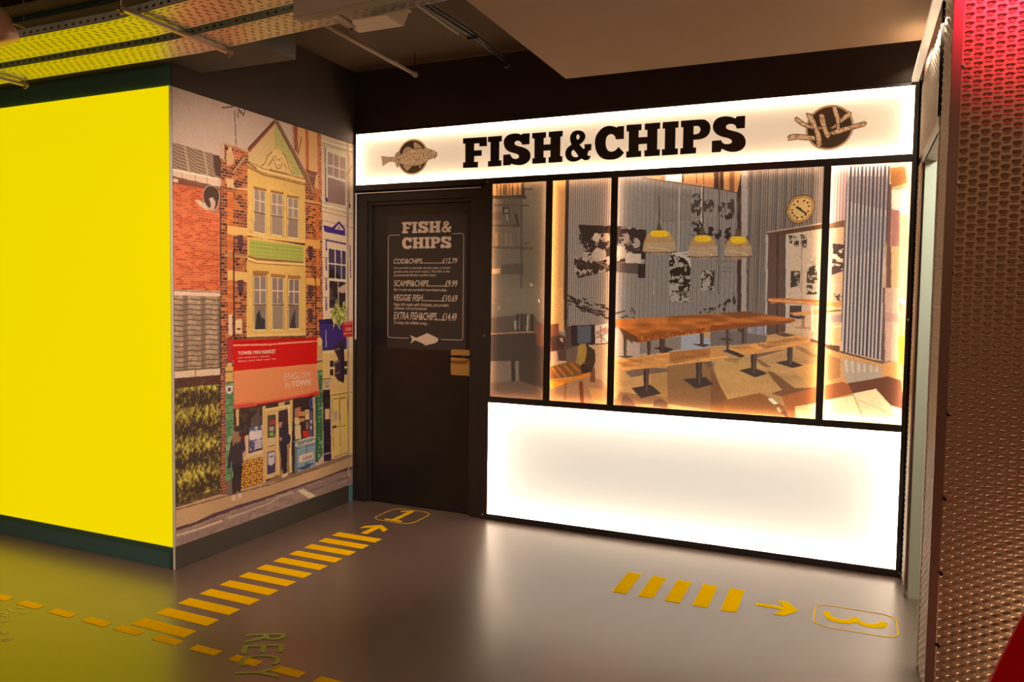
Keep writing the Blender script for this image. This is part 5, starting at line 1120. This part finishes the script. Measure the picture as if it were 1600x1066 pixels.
# --- printed picture across second and third panels
pic = W1([(850,480),(1200,492)]) + W3([(335,495),(328,922),(262,922),(262,890),(75,870)]) + W1([(1160,905),(850,975),(812,900),(815,800),(880,700),(855,620)])
m = c.mask(pic); c.put(m, (60, 48, 44)); f = c.fnoise(.05, 61) * .75 + c.noise(.010, 60) * .25; c.put(m & (f > .58), (170,150,134)); c.put(m & (c.fnoise(.03, 62) > .66), (132,114,102))
c.poly(W1([(850,480),(1150,495),(1150,560),(1000,560),(960,620),(880,600)]), (58,46,42)); c.poly(smooth_outline(W1([(985,590),(1010,555),(1045,565),(1050,610),(1020,640),(990,625)]), 60), (186,166,150)); c.poly(smooth_outline(W1([(980,740),(1020,690),(1080,720),(1110,800),(1040,820),(990,800)]), 60), (176,156,140)); c.poly(smooth_outline(W1([(1080,560),(1130,560),(1140,620),(1100,640)]), 60), (176,150,126))
c.poly(W1([(840,640),(910,700),(870,800),(820,760)]), (140,126,114)); c.poly(W1([(830,830),(1100,840),(1080,900),(850,890)]), (62,48,44), .8); c.line(W1([(890,760),(1130,880)]), .006, (150,130,116))
c.poly(W3([(75,490),(335,498),(330,640),(300,600),(260,570),(200,560),(150,530),(80,560)]), (58,46,44)); c.poly(smooth_outline(W3([(145,545),(170,525),(190,560),(185,610),(160,620)]), 60), (156,138,122)); c.poly(smooth_outline(W3([(225,590),(250,570),(280,600),(275,650),(240,660)]), 60), (166,148,134)); c.poly(W3([(80,640),(150,650),(150,730),(80,740)]), (182,160,144)); c.poly(W3([(155,705),(290,712),(285,795),(150,790)]), (190,172,156)); c.poly(W3([(165,645),(265,665),(262,700),(165,690)]), (72,58,54)); bw(W3([(75,560),(160,575),(160,650),(75,650)]), 66, .02, .5)
c.poly(W3([(75,790),(330,800),(328,900),(75,870)]), (92,78,72)); c.poly(W3([(262,800),(330,800),(326,922),(262,922)]), (52,42,40))
# --- third panel: corrugated wall
m = c.mask(W3([(85,45),(310,40),(1010,150)]) + W4([(215,262),(215,1500)]) + W5([(1010,180),(60,225)])) & (c.V > 1.25) & ~c.mask(pic)
c.put(m, (138, 128, 120)); stripes(m, (104, 94, 88), .0135, .4, .7, .14); c.put(m & c.mask(W3([(400,110),(730,160),(730,420),(480,430),(400,330)])), (112,100,92), .35)
c.line(W3([(625,130),(615,1066)]), .006, (176,164,152)); c.line(W3([(825,120),(820,460)]), .009, (190,178,164)); c.line(W3([(975,140),(968,1066)]), .006, (84,74,68)); c.line(W3([(400,930),(400,1066)]), .006, (170,158,146))
c.poly(W3([(310,40),(935,5)]) + W4([(245,90),(240,262),(215,258)]) + W3([(1010,150),(650,92)]), (196,140,92))
c.poly(W3([(505,22),(650,12),(648,84),(500,66)]), (250,236,214)); c.poly(W3([(465,28),(502,26),(498,66),(465,55)]), (150,110,80)); c.line(W3([(655,12),(655,86)]), .010, (90,62,46)); c.line(W3([(775,5),(778,95)]), .006, (120,80,56)); c.line(W3([(838,5),(838,105)]), .006, (120,80,56))
c.poly(W4([(28,95),(105,92),(105,238),(28,225)]), (74,54,44)); c.line(W4([(70,95),(72,232)]), .006, (150,112,84)); c.poly(W4([(150,92),(190,92),(190,250),(150,245)]), (126,90,66)); c.line(W3([(300,42),(1010,150)]) + W4([(215,262)]), .006, (90,74,62))
# prints on that wall
for pts, sd in ((W3([(735,205),(812,200),(812,362),(735,362)]), 71), (W3([(735,435),(815,430),(830,560),(735,560)]), 72), (W3([(838,250),(925,240),(925,320),(880,360),(838,330)]), 73), (W3([(860,465),(922,480),(920,560),(860,560)]), 74), (W4([(60,350),(110,340),(115,440),(70,440)]), 75), (W4([(115,335),(185,310),(190,440),(150,470),(115,460)]), 76), (W4([(35,545),(85,545),(80,620),(40,620)]), 77), (W4([(115,560),(160,530),(165,630),(115,660)]), 78)):
    m = c.mask(smooth_outline(pts, 100)); f = c.fnoise(.018, sd); c.put(m & (f < .54), (54,46,42))
bw(W3([(540,700),(725,755),(720,1080),(535,1080)]), 81, .03, .52); bw(W5([(535,-20),(720,-20),(720,65),(535,70)]), 82, .02, .42)
for k in range(5): c.line(W3([(560 + k * 34, 712 + k * 8), (725, 800 + k * 6 - (4 - k) * 26)]), .010, (190,176,160))
bw(W3([(815,858),(935,858),(932,1030),(815,1030)]), 83, .018, .48)
for y_ in (800, 855, 882): c.line(W4([(82 if y_ > 800 else 35, y_), (182, y_ + 4)]), .008, (110,100,92), .55)
m = c.mask(W5([(780,168),(830,130),(930,110),(985,80),(1010,160)]) + W6([(10,180),(60,150),(110,110),(150,50),(190,20),(190,130),(150,110),(110,180)])); c.put(m & (c.fnoise(.014, 84) < .47), (52,44,40))
for pts in ([(65,170),(95,160),(150,145)], [(110,200),(135,205),(160,185),(180,200)], [(195,155),(210,120),(235,170)], [(215,205),(235,210)]): c.line(W5(pts), .009, (52,42,38))
# corner posts and the second corrugated wall
c.poly(W4([(212,262),(245,92),(245,1480),(212,1480)]), (70,52,48)); c.poly(W4([(245,90),(300,88),(292,1480),(245,1480)]), (166,152,140)); 
m = c.mask(W4([(295,88),(905,48),(905,510),(445,580),(440,1500),(290,1500)])); c.put(m, (124,112,102)); stripes(m, (82,71,64), .0128, .42, .8, .28); c.line(W4([(292,600),(292,1480)]), .007, (84,74,72))
# clock
cl_ = smooth_outline(W4([(600,400),(640,310),(720,275),(800,290),(828,350),(815,420),(770,480),(700,508),(640,490),(605,440)]), 60)
c.poly(cl_, (104,76,44)); cen_ = W4([(715,390)])[0]
def shrink(p, k): return [(cen_[0] + (x - cen_[0]) * k, cen_[1] + (y - cen_[1]) * k) for x, y in p]
c.poly(shrink(cl_, .93), (176,136,80)); c.poly(shrink(cl_, .82), (126,94,56)); c.poly(shrink(cl_, .78), (206,168,108))
hull = shrink(cl_, .66); 
for k in range(12):
    i = int(k * len(hull) / 12); a_ = hull[i]; b_ = ((a_[0] - cen_[0]) * .80 + cen_[0], (a_[1] - cen_[1]) * .80 + cen_[1]); c.line([a_, b_], .010, (50,36,28))
c.line(W4([(680,372),(765,430)]), .010, (40,30,24)); c.line(W4([(680,372),(720,395)]), .012, (40,30,24))
# doorway in the corrugated wall
c.poly(W4([(445,582),(885,512),(885,1500),(440,1500)]), (196,170,146)); c.poly(W4([(445,575),(890,505),(890,545),(600,590),(445,600)]), (96,70,52)); c.line(W4([(445,575),(890,503)]), .008, (176,150,124))
c.poly(W4([(458,590),(600,590),(595,1480),(445,1480)]), (98,76,64)); c.line(W4([(532,590),(528,1480)]), .007, (58,42,38)); c.line(W4([(447,590),(436,1480)]), .010, (170,160,152)); c.poly(W4([(598,600),(615,600),(610,1480),(595,1480)]), (190,180,166))
for pts, sd in ((W4([(618,595),(650,595),(648,660),(630,665)]), 91), (W4([(655,598),(700,598),(702,680),(680,692),(660,670)]), 92), (W4([(715,590),(765,588),(762,690),(735,700),(718,680)]), 93), (W4([(638,880),(712,878),(710,1005),(635,1012)]), 94), (W4([(770,780),(845,776),(830,860),(848,880),(846,1066),(762,1066)]), 95)):
    m = c.mask(pts); c.put(m, (176,160,140)); c.put(m & (c.fnoise(.016, sd) < .56), (66,54,46))
for k in range(4): c.line(W4([(768 + k * 18, 850 - k * 4), (800 + k * 14, 780)]), .006, (206,184,156))
c.line(W4([(722,620),(722,1400)]), .005, (150,130,112))
# pendant lamps
def pendant(zf, cx, top, bot, rx, cable_top):
    if cable_top is not None: c.line(zf([(cx, cable_top), (cx - 4, top - 60)]), .006, (60,50,44))
    c.poly(zf([(cx - 14, top - 60), (cx + 10, top - 60), (cx + 20, top - 12), (cx + 40, top), (cx - 45, top), (cx - 22, top - 12)]), (96,78,56))
    sh_ = smooth_outline(zf([(cx - rx, bot), (cx - rx * .88, bot - (bot - top) * .55), (cx - rx * .5, top + 8), (cx, top), (cx + rx * .5, top + 8), (cx + rx * .88, bot - (bot - top) * .55), (cx + rx, bot), (cx + rx * .4, bot + 12), (cx - rx * .4, bot + 12)]), 50)
    m = c.poly(sh_, (176,136,84), .85)
    tz = zf([(cx, top)])[0][1]; bz = zf([(cx, bot)])[0][1]; z1_, z0_ = on_front([(1050, tz)])[0][1], on_front([(1050, bot_y(zf, cx, bot))])[0][1]
    g_ = np.clip((c.V - z0_) / (z1_ - z0_ + 1e-9), 0, 1); c.mod(m, .92 + .20 * g_); c.put(m & (g_ < .45), (182,160,138), .6)
    c.poly(smooth_outline(zf([(cx - rx * .56, top + 38), (cx - rx * .45, top + 8), (cx, top + 2), (cx + rx * .45, top + 8), (cx + rx * .56, top + 38), (cx + rx * .3, top + 56), (cx - rx * .3, top + 56)]), 60), (226,182,42))
    c.line(zf([(cx - rx, bot - 2), (cx - rx * .5, bot + 5), (cx + rx * .5, bot + 5), (cx + rx, bot - 2)]), .007, (110,82,54)); c.line(zf([(cx - rx * .75, bot - 45), (cx + rx * .2, bot - 30), (cx + rx * .7, bot - 10)]), .008, (206,172,126), .6)
    c.poly(smooth_outline(zf([(cx - rx * .5, bot + 6), (cx + rx * .5, bot + 6), (cx + rx * .2, bot + 26), (cx - rx * .2, bot + 26)]), 60), (176,140,104), .55)
def bot_y(zf, cx, bot): return zf([(cx, bot)])[0][1]
pendant(W3, 450, 505, 695, 148, 205); pendant(W3, 832, 548, 735, 132, 120); pendant(W4, 220, 605, 765, 112, 262)
# --- floor of the dining room
flr = c.mask(W5([(50,300),(1010,330)]) + W6([(60,330),(220,335),(420,360),(600,330),(860,420),(870,1020),(0,950)]) + W5([(1010,1050),(45,980)])); c.put(flr, (190, 148, 98)); c.mod(flr, .93 + .14 * c.noise(.03, 15, .25))
c.poly(W5([(60,300),(640,300),(640,520),(420,540),(60,560)]), (180,156,138)); c.poly(W5([(635,365),(800,345),(905,400),(905,490),(640,510)]), (166,164,168)); c.poly(W5([(280,400),(640,370),(640,480),(420,520),(280,520)]), (132,116,106), .8); c.poly(W6([(0,330),(220,330),(430,360),(420,410),(240,430),(0,440)]), (120,106,98)); c.poly(W6([(220,295),(420,290),(418,362),(280,340)]), (150,144,146))
m = c.mask(W6([(220,295),(420,290),(418,362),(280,340)])); stripes(m, (96,88,92), .0128, .4, .8)
# shadows and light patches
for pts, cl, a_ in ((W5([(520,600),(900,560),(1010,880),(1010,1035),(520,960),(60,975),(50,930),(110,860),(520,900)]), (136,98,66), .75), (W5([(125,900),(150,880),(215,930),(245,985),(110,975)]), (110,80,62), .9), (W5([(390,985),(410,925),(470,920),(525,955),(520,1000)]), (110,80,62), .9), (W5([(150,680),(300,640),(520,650),(530,680),(360,700),(200,730)]), (110,90,78), .8), (W5([(360,695),(520,700),(525,950),(400,850)]), (176,132,80), .7),
     (W5([(820,590),(940,590),(940,630),(880,640)]), (112,88,70), .8), (W6([(0,600),(60,720),(130,845),(380,795),(560,900),(590,970),(0,930)]), (146,96,54), .85), (W6([(0,640),(20,640),(130,845),(0,880)]), (128,90,62), .7),
     (W6([(340,500),(540,470),(600,460),(350,530)]), (116,90,72), .8), (W6([(430,630),(480,640),(640,760),(740,755),(800,760),(560,830),(460,800),(545,770),(470,700)]), (122,82,54), .85), (W6([(640,440),(700,450),(815,520),(780,530),(660,465)]), (140,100,72), .6), (W6([(100,530),(230,540),(200,570),(120,555)]), (112,90,72), .8), (W6([(350,530),(430,580),(460,600),(420,600),(340,560)]), (116,86,66), .7), (W6([(600,600),(820,560),(820,740),(760,750)]), (216,164,94), .5),
     (W6([(0,540),(350,540),(545,775),(380,795),(130,845),(60,720)]), (206,160,98), .55)): c.poly(pts, cl, a_)
c.poly(W6([(432,840),(470,836),(512,880),(478,880)]), (246,226,196)); c.poly(W6([(500,908),(520,905),(535,940),(520,940)]), (226,200,166)); c.poly(W6([(540,820),(620,800),(840,740),(880,750),(880,1000),(590,985),(560,880)]), (176,110,64)); c.poly(W6([(640,900),(870,860),(880,1010),(645,985)]), (240,206,150)); c.poly(W6([(535,940),(570,930),(595,980),(560,975)]), (104,78,66))
# far furniture through the doorway
c.poly(W6([(435,75),(600,80),(870,95),(870,140),(740,122),(500,112),(465,122)]), (190,120,66)); c.line(W6([(438,92),(870,120)]), .008, (230,164,104)); c.poly(W6([(600,135),(690,135),(690,240),(600,225)]), (78,58,54)); c.poly(W6([(600,190),(740,175),(870,160),(870,195),(640,212)]), (206,148,96)); c.poly(W6([(690,210),(716,210),(712,298),(692,298)]), (92,66,56)); c.line(W6([(640,300),(765,304)]), .008, (110,82,70)); c.poly(W6([(600,240),(870,220),(870,400),(560,340)]), (206,166,126), .6); c.poly(W6([(560,340),(640,360),(560,370),(490,350)]), (92,70,60))
c.line(W6([(740,390),(870,425)]), .014, (104,72,54)); c.line(W6([(772,140),(772,330)]), .010, (250,226,196), .8)
# big table
def leg(zf, x0_, x1_, y0_, y1_, plate=None):
    if plate: c.poly(zf(plate), (72,58,54))
    c.poly(zf([(x0_, y0_), (x1_, y0_), (x1_ - 3, y1_), (x0_ + 3, y1_)]), (74,56,48)); c.line(zf([((x0_ + x1_) / 2 + 6, y0_), ((x0_ + x1_) / 2 + 4, y1_)]), .005, (124,100,86))
leg(W5, 342, 378, 410, 535); leg(W5, 450, 498, 390, 515, [(395,470),(480,455),(580,480),(510,515)]); leg(W5, 135, 165, 370, 555, [(70,540),(240,540),(160,560)]); leg(W5, 805, 838, 340, 460, [(735,435),(908,438),(840,465)]); leg(W6, 118, 145, 310, 475); leg(W6, 236, 272, 290, 420); leg(W6, 200, 212, 300, 330)
c.poly(W6([(60,385),(130,375),(180,400),(100,400)]), (80,66,60)); c.poly(W5([(965,390),(1010,385),(1010,405)]), (80,64,58)); c.poly(W6([(90,475),(150,465),(265,515),(230,530)]), (72,54,50))
c.poly(W5([(70,220),(1010,165)]) + W6([(270,176),(640,235),(645,250),(600,268),(420,285),(0,330)]) + W5([(1010,312),(640,360),(262,425),(105,300),(70,270)]), (176,104,48))
m = c.mask(W5([(70,220),(1010,165)]) + W6([(270,176),(640,235),(645,250),(600,268),(420,285),(0,330)]) + W5([(1010,312),(640,360),(262,425),(105,300)])); c.mod(m, .78 + .44 * c.noise(.02, 19, .22))
c.poly(W5([(100,292),(262,375),(262,425),(220,412),(215,430),(140,375),(105,310)]), (104,70,50)); c.poly(W5([(262,375),(640,318),(1010,270),(1010,312),(640,360),(262,425)]), (150,78,30)); mm = c.mask(W5([(262,375),(640,318),(1010,270),(1010,312),(640,360),(262,425)])); c.put(mm & (n3 > .6), (196,116,56), .7)
c.poly(W6([(0,285),(420,262),(600,245),(640,238),(600,268),(420,286),(0,330)]), (136,74,34), .8); c.poly(W5([(180,225),(520,200),(520,250),(160,265)]), (214,140,76), .35); c.poly(W6([(60,190),(270,178),(400,205),(200,235)]), (112,68,40), .6)
# benches
def bench(zf, top, front, legs):
    for L_ in legs: leg(zf, *L_)
    m = c.poly(zf(top), (206,142,78)); c.mod(m, .80 + .40 * c.noise(.018, 25, .22)); m = c.poly(zf(front), (220,156,92)); c.mod(m, .9 + .2 * n2)
bench(W5, [(75,590),(300,540),(640,495),(900,470),(1015,520),(1015,545),(640,585),(130,645)], [(75,590),(130,640),(340,620),(600,600),(1015,535),(1015,570),(560,625),(480,638),(130,668),(85,620)], [(310, 358, 650, 850, [(205,822),(375,792),(468,872),(290,912)]), (770, 825, 590, 790, [(655,745),(860,725),(922,790),(770,828)])])
c.poly(W5([(300,545),(540,508),(540,600),(300,625)]), (232,168,96), .35); c.poly(W5([(540,510),(900,470),(1000,515),(540,590)]), (150,92,50), .5); c.poly(W6([(0,460),(60,470),(135,510),(130,535),(0,550)]), (206,146,82)); c.line(W6([(0,535),(135,520)]), .012, (226,170,110))
bench(W6, [(148,455),(400,415),(560,380),(650,365),(755,382),(755,395),(520,435),(270,490)], [(148,455),(270,492),(520,445),(755,385),(755,412),(580,452),(400,490),(280,508),(150,470)], [(305, 350, 490, 650, [(215,625),(320,600),(438,648),(340,678)]), (580, 625, 450, 575, [(488,565),(600,545),(705,588),(620,608)])])
c.poly(W6([(350,420),(500,440),(420,460),(360,440)]), (150,112,76), .7); c.poly(W6([(560,385),(650,372),(700,390),(560,415),(480,400)]), (150,112,76), .6)
# --- fourth panel
m4 = c.U > -.15
c.put(m4 & (c.V > 1.2), (196,160,126)); mm = m4 & c.mask(W7([(90,40),(225,40),(225,480),(80,500)])); c.put(mm, (190,160,146)); stripes(mm, (140,110,104), .0145, .4, .8, .15)
c.poly(W7([(80,505),(200,475),(200,530),(80,545)]), (112,80,56)); c.poly(W7([(105,662),(198,670),(190,880),(95,915)]), (74,54,50)); m = c.mask(W7([(105,700),(190,700),(185,870),(100,880)])); c.put(m & (c.fnoise(.025, 98) > .5), (214,184,150)); c.poly(W7([(200,470),(222,470),(210,1066),(185,1066)]), (140,108,88))
c.poly(W7([(560,40),(730,15),(730,1066),(540,1066)]), (206,166,124)); c.poly(W7([(565,60),(680,50),(700,180),(570,220)]), (168,112,64)); c.poly(W7([(575,240),(700,230),(700,430),(640,430),(575,385)]), (244,216,190)); c.poly(W7([(540,200),(572,190),(570,1066),(530,1066)]), (120,86,74)); c.poly(W7([(572,390),(640,400),(640,680),(560,690)]), (176,126,112)); c.poly(W7([(640,430),(670,435),(665,1066),(625,1066)]), (236,180,140)); c.poly(W7([(668,450),(710,440),(705,1066),(660,1066)]), (160,140,108))
for x in (590, 608, 622): c.line(W7([(x, 400), (x - 4, 680)]), .004, (140,96,90), .7)
mm = c.mask(W7([(228,50),(562,45),(548,200),(545,640),(525,1066),(205,1066)]) [:1] + W7([(560,45),(550,400)]) + W8([(480,0),(480,545),(160,480),(175,0)])); c.put(mm, (182,168,160)); stripes(mm, (72,62,66), .0190, .52, .9, .14)
c.put(mm & c.mask(W7([(230,130),(550,130),(545,400),(230,330)])), (110,92,92), .35); c.put(mm & c.mask(W7([(220,780),(550,680),(550,440),(230,440)])), (120,116,122), .25)
c.line(W8([(160,485),(480,575)]), .012, (84,62,54)); c.poly(W8([(480,0),(560,0),(550,540),(480,570)]), (196,160,140)); c.poly(W8([(560,0),(610,0),(600,570),(545,550)]), (220,178,150)); c.poly(W8([(480,180),(600,200),(600,260),(480,250)]), (176,136,124), .6); c.poly(W8([(480,0),(498,0),(498,560),(480,570)]), (120,92,88))
c.poly(W8([(600,370),(660,360),(660,590),(600,575)]), (240,186,50)); c.poly(W8([(608,60),(655,55),(655,365),(608,370)]), (186,140,100)); c.poly(W8([(612,70),(650,80),(645,130),(615,120)]), (246,230,206)); c.poly(W8([(610,180),(650,175),(650,230),(610,235)]), (196,150,120))
m = c.mask(W8([(110,45),(172,40),(172,100),(115,98)])); c.put(m & (n3 > .5), (90,66,56)); c.poly(W8([(45,105),(170,108),(168,480),(45,430)]), (214,170,124)); c.poly(W8([(45,105),(170,108),(168,145),(45,135)]), (200,136,70)); c.poly(W8([(85,205),(168,200),(165,260),(90,260)]), (170,140,126)); c.poly(W8([(45,425),(155,440),(155,490),(45,455)]), (96,66,50)); c.line(W8([(50,300),(165,290)]), .010, (236,196,150)); c.line(W8([(50,180),(165,170)]), .010, (120,84,62))
c.poly(W8([(30,455),(160,490),(480,575),(560,555),(640,590),(640,1050),(20,1010)]), (200,150,96)); c.poly(W8([(60,500),(160,540),(160,680),(60,700)]), (160,112,72), .7); c.poly(W8([(175,530),(470,600),(470,690),(220,720),(180,640)]), (176,158,140)); 
for k in range(6): c.poly(W8([(190 + k * 48, 540 + k * 10), (212 + k * 48, 548 + k * 10), (220 + k * 45, 640), (200 + k * 45, 640)]), (214,190,160), .7)
c.poly(W8([(215,722),(350,700),(520,670),(620,700),(640,920),(540,890),(430,770),(250,800)]), (112,72,54)); c.poly(W8([(40,740),(180,710),(220,730),(255,800),(40,850)]), (160,96,58)); c.poly(W8([(30,855),(255,815),(340,1010),(20,1000)]), (248,222,172)); c.poly(W8([(255,800),(430,765),(540,890),(620,915),(620,1040),(330,1010)]), (244,214,168)); c.line(W8([(255,800),(330,980)]), .006, (206,160,110)); c.line(W8([(300,850),(600,980)]), .005, (220,180,130))
c.put(np.ones(c.U.shape, bool), 255 * (np.clip(c.C, 0, 255) / 255) ** 1.12 * (.93 + .14 * c.noise(.005, 77))[..., None])

PIC_LABEL = ['leftmost narrow backlit picture of dim shelves and a desk, beside the door', 'narrow backlit picture with a slatted wooden chair at its bottom',
             'widest backlit picture with wooden table, three hanging lamps and a clock', 'rightmost backlit picture with a bold corrugated metal column']
for (x0, x1), lab in zip(SX['p'], PIC_LABEL):
    t = thing('backlit_picture', lab, 'backlit picture', ((x0 + x1) / 2, D, Z['wb']), 'backlit pictures in the shop front')
    c.build('picture_print', lambda U, V: np.stack([U, np.full(U.shape, D + 0.0004), V], -1), 'backlit_print', t, gain=PIC_GAIN, cols=(x0 - 0.006, x1 + 0.006), cap=1.0)
    light_tray(t, x0, x1, Z['wb'], Z['wt'])
k_ = [0.62, 0.62, 0.66, 1.15]; tint = [(1, .60, .36), (1, .62, .36), (1, .72, .52), (1, .80, .64)]
for (x0, x1), p_, t_ in zip(SX['p'], k_, tint):
    led_frame(x0, x1, Z['wb'], Z['wt'], 0.024, p_, t_, (PIC_GAIN * 0.70, (1.0, 0.96, 0.90)))
